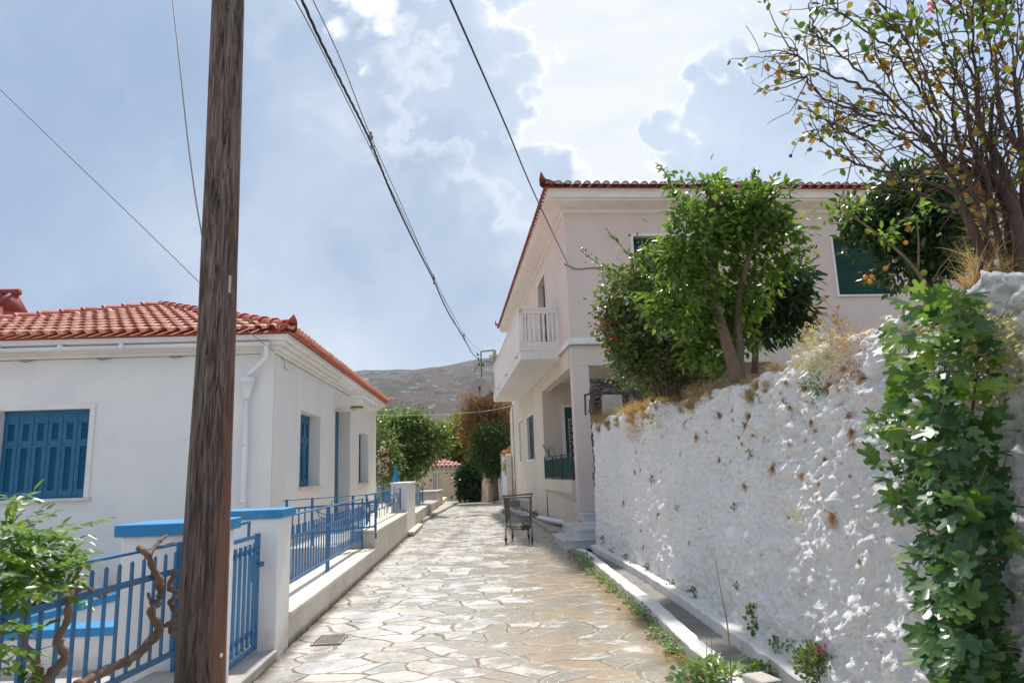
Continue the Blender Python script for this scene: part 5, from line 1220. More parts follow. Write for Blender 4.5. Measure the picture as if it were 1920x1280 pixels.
cable([(-12, 156), (120, 284), (250, 409), (370, 526), (437, 594), (477, 630), (514, 659)], (-5.6, 6.2), (-3.68, 10.38), .006, 'cable_grey', 'thin service wire from upper left to the white house gutter', 'wire')
q0 = on_plan([(322, -14)], (-2.5, 3.6), (-1.9, 4.2))[0]
cable([(322, -14), (338, 130), (352, 260), (366, 365), (378, 436), (384, 470)], (-2.5, 5.0), (-1.90, 4.18), .006, 'cable_black', 'dark wire hanging from upper left onto the wooden pole', 'wire')
cable([(692, 771), (717, 778), (790, 778), (860, 775), (920, 769), (962, 760)], (-4.24, 21.0), (0, 31.0), .010, 'cable_white', 'pale line strung low across the street between the two houses', 'line')

# ================================================================== PLANTS
def tree(name, label, cat, base, trunk, blobs, seed, ncl, per, cr, size, leaf, tm=T_LEAF, nl=26, r_l=.03, bark='bark', group=None, **kw):
    rng = np.random.default_rng(seed); t = thing(name, label, cat, tuple(base), 0, group)
    (V, F), cc = crown(rng, blobs, ncl, per, cr, size, tm, **kw)
    raw('crown', V, F, leaf, t, sub=base)
    mb = MB()
    for pts, r0, r1 in trunk:
        P = spline(pts, 5); mb.tube(P, list(np.linspace(r0, r1, len(P))), 9)
        near = cc[np.argsort(np.linalg.norm(cc-np.array(pts[-1]), axis=1))[:max(nl*2, 8)]]
        limbs(mb, rng, pts[0], pts[-1], near, nl//max(1, len(trunk)), r1*.7 if r_l is None else min(r_l, r1*.8))
    mb.build('trunk', bark, t, smooth=True, sub=base)
    return t, rng
def B_(px, py, Y, rpx, rz=None, ry=None):       # ellipsoid centred on a photo position at depth Y
    p = aty(px, py, Y); k = Y/FPX; return (tuple(p), (rpx*k, (ry or rpx)*k, (rz or rpx)*k))
# --- lemon tree
Yl = 7.7; b0 = aty(1385, 712, Yl); 
tr = [([aty(1385, 715, Yl), aty(1368, 660, Yl), aty(1345, 580, Yl), aty(1330, 500, Yl), aty(1310, 440, Yl)], .085, .025),
      ([aty(1388, 715, Yl+.06), aty(1384, 640, Yl+.1), aty(1386, 560, Yl+.1), aty(1402, 490, Yl), aty(1420, 430, Yl)], .07, .022),
      ([aty(1330, 500, Yl), aty(1326, 440, Yl), aty(1335, 380, Yl)], .025, .012)]
lt, rng = tree('lemon_tree', 'bright green citrus tree with two stems growing behind the white wall', 'tree', b0, tr,
     [B_(1325, 372, Yl, 44, 48), B_(1385, 372, Yl, 34, 34), B_(1435, 388, Yl-.1, 62, 46), B_(1300, 440, Yl-.1, 62, 50), B_(1275, 497, Yl, 46, 52), B_(1440, 440, Yl, 70, 42), B_(1380, 430, Yl+.3, 60, 50), B_(1295, 560, Yl+.1, 60, 62), B_(1330, 630, Yl+.3, 50, 55), B_(1400, 545, Yl+.2, 44, 50), B_(1285, 345, Yl, 20, 24), B_(1485, 430, Yl, 26, 30), B_(1500, 475, Yl, 22, 18), B_(1398, 625, Yl+.1, 26, 46), B_(1240, 560, Yl+.1, 34, 44), B_(1350, 470, Yl+.3, 60, 50), B_(1350, 560, Yl+.4, 60, 60), B_(1330, 660, Yl+.4, 50, 40), B_(1440, 500, Yl+.2, 50, 40)],
     11, 300, 22, .080, .105, 'leaf_citrus', nl=46, r_l=.018, shell=.3, droop=-.15, up=.9)
# stray shoots
P_ = []; D_ = []; mb = MB()
for pts in ([(1240, 640), (1200, 580), (1150, 520), (1090, 470)], [(1270, 600), (1230, 540), (1190, 490), (1140, 435)], [(1300, 400), (1270, 370), (1250, 330), (1238, 310)], [(1470, 480), (1500, 470), (1525, 465)], [(1410, 360), (1412, 335), (1418, 320)]):
    Q = spline([aty(x, y, Yl+.3) for x, y in pts], 8); mb = MB(); mb.tube(Q, .006, 5); mb.build('shoot', 'green_stem', lt, sub=b0)
    for i in range(1, len(Q)):
        for s_ in range(3): P_.append(Q[i]+rng.normal(size=3)*.012); D_.append((Q[i]-Q[i-1])*6+rng.normal(size=3)*.5+np.array([0, 0, .2]))
P_ = np.array(P_); D_ = np.array(D_)
V, F = place(T_LEAF, P_, D_, unit(rng, len(P_))*.6+np.array([0, -.3, .8]), .055+.03*rng.random(len(P_)))
raw('foliage', V, F, 'leaf_citrus', lt, sub=b0)
# --- red flowered shrub
Ys = 9.3; b1 = aty(1250, 742, Ys)
st = [([aty(1250+dx*.3, 742, Ys), aty(1240+dx*.7, 660, Ys), aty(1225+dx*1.5, 560+abs(dx)*.6, Ys)], .02, .008) for dx in (-60, -35, -12, 10, 32, 55, 75)]
blS = [B_(1210, 560, Ys, 85, 60), B_(1190, 640, Ys, 62, 55), B_(1250, 520, Ys, 80, 66), B_(1285, 600, Ys+.2, 75, 75), B_(1160, 605, Ys, 40, 36), B_(1180, 680, Ys, 44, 40), B_(1235, 690, Ys+.25, 70, 38), B_(1300, 680, Ys+.3, 50, 45), B_(1258, 492, Ys+.1, 40, 34), B_(1200, 655, Ys+.1, 40, 40), B_(1160, 520, Ys, 24, 22)]
sh, rng = tree('flowering_shrub', 'dense small-leaved shrub with red flowers below the rose house window', 'shrub', b1, st, blS, 12, 520, 26, .095, .062, 'leaf_shrub', T_ROUND, nl=60, r_l=.008, bark='brown_twig', shell=.35, up=.6)
pr_ = np.array([aty(rng.normal(1140, 14), rng.normal(612, 22), Ys-.25) for _ in range(14)]); pr_ = np.repeat(pr_, 5, 0)+rng.normal(size=(70, 3))*.015
V, F = place(T_ROUND, pr_, unit(rng, 70), unit(rng, 70), .036); F = F.reshape(14, -1, 3)
for k in range(14): raw('flower', V[k*35:(k+1)*35], F[k]-k*35, 'petal_red', sh, sub=b1)
pr_ = np.array([aty(rng.uniform(1150, 1330), rng.uniform(500, 640), Ys-.5) for _ in range(40)]); V, F = place(T_ROUND, pr_, unit(rng, 40), unit(rng, 40), .06); raw('dry_leaf', V, F, 'leaf_yellow', sh, sub=b1)
# --- loquat
Yq = 9.2; b2 = aty(1420, 690, Yq+.3)
tree('loquat_tree', 'dark glossy long-leaved tree behind right side of the citrus tree', 'tree', b2, [([aty(1415, 700, Yq), aty(1420, 640, Yq), aty(1445, 580, Yq)], .05, .025)],
     [B_(1450, 560, Yq, 60, 60), B_(1480, 580, Yq, 45, 50), B_(1440, 610, Yq, 55, 25), B_(1490, 520, Yq, 30, 30), B_(1410, 580, Yq, 45, 50)], 13, 110, 16, .07, .19, 'leaf_dark', T_SLIM, nl=20, r_l=.015, shell=.3, droop=-.45, up=.5)
# --- orange tree
Yo = 7.3; b3 = aty(1770, 575, Yo)
ot, rng = tree('orange_tree', 'dark green orange tree with ripe fruit in front of the right window', 'tree', b3, [([aty(1750, 600, Yo), aty(1735, 540, Yo), aty(1715, 490, Yo), aty(1690, 440, Yo)], .06, .03)],
     [B_(1672, 415, Yo, 58, 48), B_(1720, 400, Yo, 85, 70), B_(1770, 460, Yo, 75, 85), B_(1700, 485, Yo, 45, 32), B_(1700, 350, Yo, 60, 35), B_(1790, 380, Yo, 60, 60), B_(1622, 405, Yo, 44, 36), B_(1610, 450, Yo, 22, 30), B_(1700, 490, Yo, 60, 45)], 14, 260, 24, .085, .10, 'leaf_dark', T_LEAF, nl=34, r_l=.02, shell=.3)
mb = MB()
for p in ((1631, 528), (1622, 520), (1634, 519), (1660, 503), (1698, 455)): mb = MB(); mb.ball(aty(*p, Yo-.5), .026, 8); mb.build('orange', 'orange_fruit', ot, True, sub=b3)
for p in ((1732, 511), (1750, 545), (1700, 540), (1672, 430), (1628, 433), (1697, 545)): mb = MB(); mb.ball(aty(*p, Yo-.5), .032, 8); mb.build('green_orange', 'green_fruit', ot, True, sub=b3)
# --- rose bush at the upper right
rng = np.random.default_rng(15); Yr = 3.7; b4 = aty(1880, 530, Yr)
rb = thing('rose_bush', 'large half-bare woody rose bush with brown hips at upper right', 'bush', tuple(b4))
mb = MB(); tips = []; nodes = []
def rose(p, d, L, r, dep):
    n = 7; P = [p]; dd_ = d/np.linalg.norm(d)
    for i in range(n):
        dd_ = dd_+rng.normal(size=3)*.10+np.array([-.015, 0, .03 if dep < 3 else -.02]); dd_ /= np.linalg.norm(dd_); P.append(P[-1]+dd_*L/n)
    r1 = max(.0018, r*.62); mb.tube(P, list(np.linspace(r, r1, n+1)), 6 if dep < 2 else 4)
    if dep >= 2: nodes.extend(P[2:])
    if dep >= 4 or r1 < .0021: tips.append((P[-1], dd_)); return
    k = 3 if dep < 3 else 2
    for j in range(k):
        i = n if j == 0 else rng.integers(2, n)
        nd = dd_+rng.normal(size=3)*np.array([.55, .4, .5]); rose(P[i], nd, L*rng.uniform(.6, .85), r1*(.85 if j == 0 else .65), dep+1)
def rp(px, py, dy=0): return aty(px, py, Yr+dy)
def cp_(c): return [rp(1440+x/2.371, y/2.371, rng.normal()*.06) for x, y in c]
def twigs(P, k, L, r):
    for _ in range(k):
        i = rng.integers(len(P)//4, len(P)-1); d_ = P[i+1]-P[i]; d_ /= np.linalg.norm(d_)
        rose(P[i], d_+rng.normal(size=3)*np.array([.65, .5, .6]), L*rng.uniform(.5, 1.1), r, 3)
MAIN = [([(1130, 1230), (1090, 900), (1030, 720), (940, 560), (930, 300)], .034, .012), ([(1000, 1240), (900, 1000), (850, 880), (790, 720), (690, 600)], .030, .011), ([(1090, 900), (950, 790), (770, 740)], .022, .012),
        ([(1120, 1200), (1110, 1000), (1060, 870), (985, 780), (800, 735)], .036, .016), ([(930, 1230), (975, 1000), (985, 830), (920, 640)], .018, .010), ([(1150, 1000), (1140, 700), (1040, 540), (1010, 250)], .024, .010), ([(1060, 1220), (1010, 1000), (960, 820), (900, 600), (880, 400)], .020, .009), ([(1130, 1100), (1135, 800), (1120, 560), (1090, 300)], .024, .010), ([(1080, 1200), (1060, 960), (1010, 800), (990, 600), (1000, 420)], .022, .010), ([(1000, 1150), (930, 920), (880, 760), (830, 560)], .016, .009)]
TW = [[(800, 740), (640, 640), (480, 560), (330, 590), (200, 500), (130, 480)], [(690, 600), (520, 420), (380, 300), (250, 170), (190, 90), (185, 0), (190, -40)], [(520, 420), (330, 350), (200, 300), (120, 240), (65, 215)],
      [(480, 520), (330, 470), (200, 400), (150, 330), (55, 320)], [(560, 770), (440, 740), (340, 700), (260, 640), (215, 615)], [(690, 440), (600, 280), (520, 200), (350, 75), (300, 40), (270, -20)], [(760, 620), (700, 420), (640, 250), (560, 100), (470, 0)],
      [(790, 700), (760, 500), (690, 300), (640, 150), (620, -20)], [(900, 560), (860, 380), (780, 200), (720, -20)], [(960, 640), (930, 460), (900, 250), (850, -20)], [(1000, 680), (1040, 500), (1000, 300), (960, 100), (930, -20)], [(1040, 720), (1100, 520), (1130, 300), (1125, -20)],
      [(850, 950), (700, 870), (560, 770), (480, 660), (370, 590), (290, 540)], [(930, 300), (900, 120), (880, -20)], [(690, 600), (600, 520), (480, 500), (380, 480)], [(940, 560), (800, 420), (700, 260), (560, 130)], [(1010, 250), (1060, 100), (1050, -20)], [(770, 740), (680, 560), (580, 420), (470, 260)], [(860, 700), (820, 480), (830, 250), (800, -20)], [(700, 620), (560, 560), (430, 530), (330, 500)]]
for c, r0, r1 in MAIN:
    P = spline(cp_(c), 7); mb.tube(P, list(np.linspace(r0, r1, len(P))), 9); twigs(P, 10, .40, r1*.6)
for c in TW:
    P = spline(cp_(c), 6); P = [p_+rng.normal(size=3)*.006 for p_ in P]; mb.tube(P, list(np.linspace(.0085, .0028, len(P))), 6); nodes.extend(P[3:]); tips.append((P[-1], P[-1]-P[-2])); twigs(P, 9, .26, .0042)
mb.build('branch', 'brown_twig', rb, True, sub=b4)
nodes = np.array(nodes); tp = np.array([q[0] for q in tips]); td = np.array([q[1] for q in tips])
ok = nodes[(nodes[:, 2] > b4[2]+.25)]; pk = ok[rng.choice(len(ok), min(820, len(ok)), replace=False)]
V, F = place(T_ROUND, pk+rng.normal(size=pk.shape)*.015, unit(rng, len(pk))+np.array([0, 0, -.35]), unit(rng, len(pk)), .030+.026*rng.random(len(pk))); raw('foliage', V, F, 'leaf_rose', rb, sub=b4)
up_ = ok[ok[:, 2] > np.quantile(ok[:, 2], .72)]; pk = up_[rng.choice(len(up_), 260)]; V, F = place(T_ROUND, pk+rng.normal(size=pk.shape)*.03, unit(rng, len(pk)), unit(rng, len(pk)), .04+.03*rng.random(len(pk))); raw('foliage', V, F, 'leaf_citrus', rb, sub=b4)
for i in rng.choice(len(tp), min(60, len(tp)), replace=False): mb = MB(); mb.ball(tp[i], .0085+.004*rng.random(), 5); mb.build('rose_hip', 'hip_brown', rb, True, sub=b4)
p = aty(1742, 20, Yr); pk = np.array([p]*9)+rng.normal(size=(9, 3))*.012; V, F = place(T_ROUND, pk, unit(rng, 9), unit(rng, 9), .03); raw('flower', V, F, 'petal_pink', rb, sub=b4)
# --- lower green branch of the rose reaching left
tree('citrus_sapling', 'thin pale young branch with bright leaves left of the orange tree', 'sapling', aty(1760, 580, 6.2), [([aty(1760, 590, 6.2), aty(1720, 510, 6.2), aty(1660, 450, 6.2), aty(1590, 400, 6.2)], .02, .008), ([aty(1722, 505, 6.2), aty(1722, 450, 6.2), aty(1718, 410, 6.2)], .01, .006)],
     [B_(1570, 395, 6.2, 28, 18), B_(1600, 400, 6.2, 22, 14), B_(1730, 400, 6.2, 24, 18), B_(1660, 440, 6.2, 24, 16)], 16, 26, 6, .04, .075, 'leaf_vine', nl=6, r_l=.006)
# --- fig on the wall
rng = np.random.default_rng(17); b5 = np.array([1.85, 2.75, 1.2])
fg = thing('fig_tree', 'large fig bush with lobed leaves hanging down the white wall', 'bush', tuple(b5))
ol = [(545, 1690, 1840), (600, 1640, 1870), (660, 1625, 1880), (720, 1640, 1890), (780, 1600, 1895), (840, 1598, 1895), (900, 1640, 1900), (960, 1665, 1900), (1010, 1690, 1895), (1060, 1670, 1900), (1110, 1690, 1890), (1160, 1720, 1890), (1220, 1710, 1915), (1300, 1730, 1920), (1400, 1730, 1930)]
oy = [o[0] for o in ol]; P_ = []
while len(P_) < 1100:
    py = rng.uniform(545, 1400); a, b = np.interp(py, oy, [o[1] for o in ol]), np.interp(py, oy, [o[2] for o in ol])
    px = a+26+(b-a-40)*(rng.random() if rng.random() < .7 else rng.beta(2, 2))+(rng.normal()*18 if rng.random() < .15 else 0)
    edge = min((px-a)/(b-a), (b-px)/(b-a))*2; off = .04+.44*math.sqrt(max(edge, 0))*rng.random()**.6
    r = ray(px, py); y_ = 2.8
    for _ in range(6): z_ = EYE+r[2]/r[1]*y_; X_ = wx(y_)+BAT*max(0, min(1, z_/2.3))-off; y_ = r[1]*X_/r[0]
    P_.append(_C+r*(X_/r[0]))
def wall_hit(px, py, off):
    r = ray(px, py); y_ = 2.8
    for _ in range(8): z_ = EYE+r[2]/r[1]*y_; X_ = wx(y_)+BAT*max(0, min(1, z_/2.3))-off; y_ = r[1]*X_/r[0]
    return _C+r*(X_/r[0])
P_ = np.array(P_); n = len(P_)
D_ = unit(rng, n)*.75+np.array([-.45, -.30, -.25]); N_ = unit(rng, n)*.45+np.array([-.45, -.35, .75])
V, F = place(T_FIG, P_, D_, N_, np.where(rng.random(n) < .4, .045+.035*rng.random(n), .07+.075*rng.random(n)))
F = F.reshape(n, -1, 3); upm = (P_[:, 2] > 1.78-.25*rng.random(n)) & (rng.random(n) < .75) | (rng.random(n) < .07)
raw('foliage', V, F[~upm].reshape(-1, 3), 'leaf_fig', fg, sub=b5); raw('backlit_foliage', V, F[upm].reshape(-1, 3), 'leaf_vine', fg, sub=b5)  # upper leaves in brighter yellow-green, backlight painted into their colour
mb = MB()
for x0, y0, x1, y1 in ((1800, 1400, 1760, 1000), (1800, 1400, 1840, 900), (1790, 1150, 1700, 850), (1830, 1000, 1800, 650), (1790, 900, 1700, 640), (1820, 800, 1840, 590), (1760, 820, 1650, 800), (1830, 700, 1740, 560)):
    q = [wall_hit(x0, y0, .10), wall_hit((x0+x1)/2+rng.normal()*10, (y0+y1)/2, .14), wall_hit(x1, y1, .18)]; P = spline(q, 6); mb.tube(P, list(np.linspace(.008, .004, len(P))), 6)
ii = rng.choice(n, 150)
for i in ii: mb.tube([P_[i], P_[i]-D_[i]/np.linalg.norm(D_[i])*.09+np.array([.03, 0, .01])], .0025, 4, False)
mb.build('stem', 'vine_bark', fg, True, sub=b5)
# --- vine on the near railing
rng = np.random.default_rng(18); b6 = np.array([-2.25, 3.3, .3])
vn_ = thing('vine', 'leafy climbing vine with twisted brown stems on the near blue railing', 'vine', tuple(b6))
mb = MB()
def vp_(c, dx=0): return [atx(x/2.667, 800+y/2.667, -2.235+dx+rng.normal()*.02) for x, y in c]
for c, r0, r1, dx in (([(380, 1300), (480, 1240), (650, 1160), (740, 1090), (795, 1010), (755, 930), (795, 860), (800, 780), (768, 715), (740, 640), (700, 605)], .026, .02, .02), ([(745, 640), (790, 580), (835, 540)], .017, .008, .02), ([(740, 640), (770, 610), (870, 575)], .012, .006, .02),
                      ([(200, 1320), (250, 1240), (325, 1150), (290, 1060), (335, 970), (345, 870), (365, 800), (410, 660)], .026, .012, .02), ([(150, 1320), (190, 1240), (170, 1160), (110, 1050), (150, 900), (250, 740), (60, 720), (-120, 760)], .02, .014, -.03),
                      ([(880, 720), (845, 800), (890, 830), (850, 880), (885, 940), (840, 985), (800, 1005), (740, 1060), (690, 1130), (640, 1190)], .016, .011, .05), ([(885, 1030), (850, 1010), (890, 960), (870, 900)], .018, .012, .05), ([(345, 860), (420, 800), (500, 850)], .012, .01, 0), ([(790, 1000), (760, 900), (740, 830)], .010, .007, 0)):
    P = spline(vp_(c, dx), 6); m = len(P)
    rs2 = [np.interp(i/m, [0, 1], [r0, r1])*(1+.22*math.sin(i*1.9)+.12*rng.normal()) for i in range(m)]; mb.tube(P, rs2, 8)
mb.build('stem', 'vine_bark', vn_, True, sub=b6)
parts = []; 
for (px, py, sx, sy, k) in ((30, 1015, 50, 40, 30), (90, 1035, 42, 36, 26), (25, 1080, 45, 34, 18), (5, 1190, 22, 50, 14), (105, 1080, 30, 20, 10), (20, 935, 14, 12, 3), (50, 1262, 24, 20, 5), (148, 990, 10, 12, 3), (40, 985, 35, 16, 7)):
    for _ in range(k):
        X_ = -2.26+rng.normal()*.09; q = atx(rng.normal(px, sx*.6), rng.normal(py, sy*.6), X_)
        d_ = unit(rng, 1)[0]*.7+np.array([.45, .05, -.15]); d_ /= np.linalg.norm(d_); n = rng.integers(3, 6); L = .10+.06*rng.random(); sd_ = np.cross(d_, (0, 0, 1)); sd_ /= np.linalg.norm(sd_)+1e-6
        pp = []; dd_ = []
        for i in range(n):
            for s_ in (-1, 1): pp.append(q+d_*L*(i+.3)/n); dd_.append(d_*.5+sd_*s_*.9+np.array([0, 0, -.15]))
        pp.append(q+d_*L); dd_.append(d_)
        parts.append(place(T_LEAF, np.array(pp), np.array(dd_), unit(rng, len(pp))*.35+np.array([0, -.2, .9]), .050+.026*rng.random(len(pp))))
V, F = join(parts); raw('foliage', V, F, 'leaf_vine', vn_, sub=b6)
# --- trees and creepers at the far end of the street
tree('fruit_tree', 'broad leafy green tree between the white house and beige cottage', 'tree', aty(752, 905, 26.5), [([aty(752, 935, 26.5), aty(753, 880, 26.5), aty(745, 840, 26.5)], .13, .07), ([aty(767, 935, 26.4), aty(766, 880, 26.4), aty(775, 845, 26.4)], .13, .07), ([aty(752, 900, 26.5), aty(742, 870, 26.5), aty(735, 830, 26.5)], .06, .03)],
     [B_(745, 800, 26.5, 36, 26), B_(775, 800, 26.5, 32, 24), B_(755, 840, 26.5, 42, 38), B_(800, 830, 26.5, 34, 22), B_(825, 818, 26.5, 20, 16), B_(730, 860, 26.5, 26, 40), B_(770, 878, 26.5, 24, 30), B_(790, 862, 26.5, 14, 22), B_(725, 810, 26.5, 20, 25)], 21, 330, 26, .22, .15, 'leaf_tree', T_ROUND, nl=40, r_l=.05, shell=.3)
ol_, rng = tree('oleander', 'oleander bush with pale pink flowers against white house corner', 'shrub', aty(718, 925, 24.0), [([aty(718, 940, 24), aty(718, 880, 24)], .05, .03)], [B_(720, 880, 24, 15, 45), B_(722, 840, 24, 12, 28), B_(712, 800, 24.4, 8, 26)], 22, 90, 22, .2, .20, 'leaf_tree', T_SLIM, nl=14, r_l=.02)
pr_ = np.array([aty(rng.normal(718, 5), rng.uniform(830, 888), 23.4) for _ in range(34)]); pr_ = np.repeat(pr_, 4, 0)+rng.normal(size=(136, 3))*.05; V, F = place(T_ROUND, pr_, unit(rng, 136), unit(rng, 136), .10); raw('flower', V, F, 'petal_pale', ol_, sub=aty(718, 925, 24.0))
tree('yellow_tree', 'yellow-green tree glowing behind the cottage chimney', 'tree', aty(858, 900, 43), [([aty(858, 930, 43), aty(858, 850, 43)], .12, .06)], [B_(856, 835, 43, 22, 14), B_(862, 815, 43, 14, 16), B_(850, 850, 43, 20, 16), B_(866, 795, 43, 10, 10)], 23, 110, 16, .3, .32, 'leaf_yellow', T_ROUND, nl=12, r_l=.04)
tree('evergreen_tree', 'dark green dense tree behind the yellow-green tree', 'tree', aty(890, 900, 46), [([aty(890, 930, 46), aty(890, 850, 46)], .2, .1)], [B_(880, 845, 46, 32, 36), B_(905, 820, 46, 30, 40), B_(870, 870, 46, 26, 26), B_(845, 862, 46, 14, 16)], 24, 190, 18, .45, .40, 'leaf_dark', T_ROUND, nl=12, r_l=.06)
tree('bougainvillea', 'large dried brown creeper mass beside the balcony', 'creeper', aty(935, 880, 36), [([aty(930, 935, 36), aty(925, 850, 36), aty(915, 800, 36)], .12, .05), ([aty(940, 935, 36), aty(945, 850, 36), aty(945, 790, 36)], .10, .05)],
     [B_(890, 765, 36, 26, 24), B_(915, 770, 36, 30, 22), B_(945, 775, 36, 30, 26), B_(885, 800, 36, 22, 22), B_(940, 805, 36, 28, 24), B_(905, 748, 36, 26, 12), B_(955, 820, 36, 16, 22), B_(878, 820, 36, 12, 12)], 25, 330, 26, .26, .20, 'leaf_brown', T_SLIM, nl=40, r_l=.03, bark='brown_twig', shell=.35)
tree('cypress', 'feathery dark green conifer overhanging the white garden wall', 'tree', aty(928, 900, 34.6), [([aty(930, 938, 34.6), aty(928, 880, 34.6), aty(925, 820, 34.6)], .16, .06)],
     [B_(918, 830, 34.6, 26, 36), B_(930, 860, 34.6, 22, 26), B_(905, 845, 34.6, 18, 26), B_(945, 830, 34.6, 20, 24), B_(918, 872, 34.6, 18, 18), B_(943, 860, 34.6, 12, 20)], 26, 300, 34, .22, .20, 'leaf_cypress', T_SLIM, nl=30, r_l=.03, shell=.3, droop=-.3)
tree('ivy', 'dark ivy mass hanging over the arched ochre wall', 'creeper', aty(880, 905, 37.2), [([aty(872, 940, 37.2), aty(874, 900, 37.2)], .05, .03), ([aty(905, 938, 37.2), aty(903, 900, 37.2)], .05, .03)],
     [B_(870, 890, 37.2, 12, 12), B_(888, 890, 37.6, 22, 22), B_(868, 905, 37.0, 8, 22), B_(890, 912, 37.0, 14, 18), B_(883, 930, 36.9, 6, 14), B_(905, 905, 37.0, 9, 22), B_(908, 925, 37, 7, 14), B_(895, 880, 37.5, 20, 14), B_(866, 928, 37, 4, 12)], 27, 200, 22, .16, .20, 'leaf_dark', T_ROUND, nl=10, r_l=.02, shell=.3)
tree('pot_plant', 'dry reddish potted plant spilling from the terracotta pot', 'plant', aty(958, 862, 31.8), [([aty(961, 856, 31.8), aty(958, 846, 31.8)], .02, .01)], [B_(955, 848, 31.8, 8, 8), B_(949, 856, 31.8, 5, 9)], 28, 26, 12, .06, .10, 'rusty', nl=8, r_l=.01)
tree('hanging_plant', 'small yellowish hanging plant on the end of the white garden wall', 'plant', aty(953, 876, 31.5), [([aty(956, 868, 31.5), aty(952, 878, 31.5)], .02, .01)], [B_(951, 876, 31.5, 7, 11)], 29, 26, 14, .08, .10, 'leaf_yellow', nl=8, r_l=.01)
for i, (x, y, Y_, s_, lab) in enumerate(((946, 958, 24, 4, 'low weed patch at the kerb left behind the shopping cart'), (985, 987, 16.6, 3.5, 'green weed growing beside the cart wheels'), (1003, 963, 19, 3.5, 'green weed tuft sprouting above the white drain pipe'), (948, 934, 31, 6, 'weed at the foot of the white garden wall'))):
    tree('weed', lab, 'weed', aty(x, y, Y_), [([aty(x, y+s_*.6, Y_), aty(x, y, Y_)], .008, .004)], [B_(x, y, Y_, s_*1.5, s_*.6)], 40+i, 12, 10, .035, .045, 'weed', T_ROUND, nl=6, r_l=.004)

# ================================================================== WEEDS AND DRY GRASS ON THE RIGHT
def tuft(name, label, cat, loc, n, h, spread, mat, seed, lean=(0, 0, 1), group=None, wid=.004, curl=.6, tm=None, twig=None):
    rng = np.random.default_rng(seed); V = []; F = []; o = 0; lean = np.array(lean, float)
    for i in range(n):
        d_ = lean+unit(rng, 1)[0]*spread; d_ /= np.linalg.norm(d_); p = rng.normal(size=3)*h*.10; L = h*rng.uniform(.5, 1.1); sd_ = np.cross(d_, unit(rng, 1)[0]); sd_ /= np.linalg.norm(sd_); m = 5
        for j in range(m):
            ww = wid*(1-j/(m-.8)); V += [p-sd_*ww, p+sd_*ww]
            d_ = d_+np.array([0, 0, -curl/m])+rng.normal(size=3)*.08; d_ /= np.linalg.norm(d_); p = p+d_*L/m
        F += [(o+2*j, o+2*j+1, o+2*j+3, o+2*j+2) for j in range(m-1)]; o += 2*m
    t = raw(name, np.array(V), np.array(F), mat, None)
    t.location = loc; return tag(t, label, cat, group)
def leafy(name, label, cat, loc, n, rad_, size, mat, seed, tm=T_ROUND, group=None, out=.9, bias=(0, 0, 0), sq=(1, 1, .8)):
    rng = np.random.default_rng(seed); d_ = unit(rng, n); P = d_*np.array(sq)*rad_*rng.random((n, 1))**.5+np.array(bias)*rad_
    V, F = place(tm, P, d_*out+unit(rng, n)*.6, unit(rng, n)*.6+np.array([-.3, -.3, .7]), size*(.6+.8*rng.random(n)))
    o = raw(name, V, F, mat, None); o.location = loc; return tag(o, label, cat, group)
def wall_at(px, py, off=.0):       # where the photo ray meets the rough face
    r = ray(px, py); y_ = 5.0
    for _ in range(12):
        z_ = EYE+r[2]/r[1]*y_; X_ = np.interp(y_, ys, wx(ys))+BATF(y_)*np.clip(z_/2.3, 0, 1)**1.15; y_ = r[1]*X_/r[0]
    z_ = EYE+r[2]/r[1]*y_
    if .7 < y_ < 13.2 and .05 < z_ < 2.5: q = wall_pt(y_, z_); return (q[0]-off, y_, z_)
    return (X_-off, y_, z_)
# dry rusty tufts on the wall face
prot = [tuft('dry_weed', 'rusty dry weed tuft clinging to the face of the white wall', 'weed', (0, 0, 0), 70, .10, 1.0, 'rusty', 60+i, (-.45, .15*(i-1), -.55), 'dry weed tufts on the white wall', .0024, 1.2) for i in range(3)]
spots = [(1168, 832), (1182, 808), (1215, 822), (1234, 836), (1262, 826), (1203, 880), (1274, 850), (1262, 868), (1343, 900), (1332, 936), (1254, 950), (1304, 995), (1392, 830), (1428, 776), (1388, 790), (1456, 875), (1488, 780), (1490, 828), (1508, 910), (1505, 890), (1548, 860), (1556, 890), (1620, 830), (1575, 965), (1430, 1042), (1550, 645), (1600, 700), (1350, 775), (1480, 735), (1365, 745), (1590, 660), (1440, 890), (1278, 905), (1258, 975), (1298, 1015)]
rr0 = random.Random(77)
for _ in range(95):
    px = rr0.uniform(1150, 1640); top_ = np.interp(px, [1100, 1300, 1500, 1640], [800, 760, 690, 670]); spots.append((px, top_+abs(rr0.gauss(0, 1))*110+10 if rr0.random() < .75 else rr0.uniform(top_, 1050)))
for i, (px, py) in enumerate(spots):
    rr = random.Random(i); loc = wall_at(px, py, .0); sc_ = (.28+.85*rr.random()**2.2)*(1.35 if py < 800 else .95)
    o = prot[i] if i < 3 else dup(prot[i % 3]); o.location = loc; o.scale = (sc_*.7, sc_*rr.uniform(.5, 1.5), sc_*rr.uniform(.7, 2.0)); o.rotation_euler = (rr.uniform(-.3, .3), rr.uniform(-.3, .3), rr.uniform(-.6, .6))
prot = [leafy('green_weed', 'small green leafy weed growing out of the white wall face', 'weed', (0, 0, 0), 46, .085, .032, 'weed', 70+i, group='green weeds on the white wall') for i in range(2)]
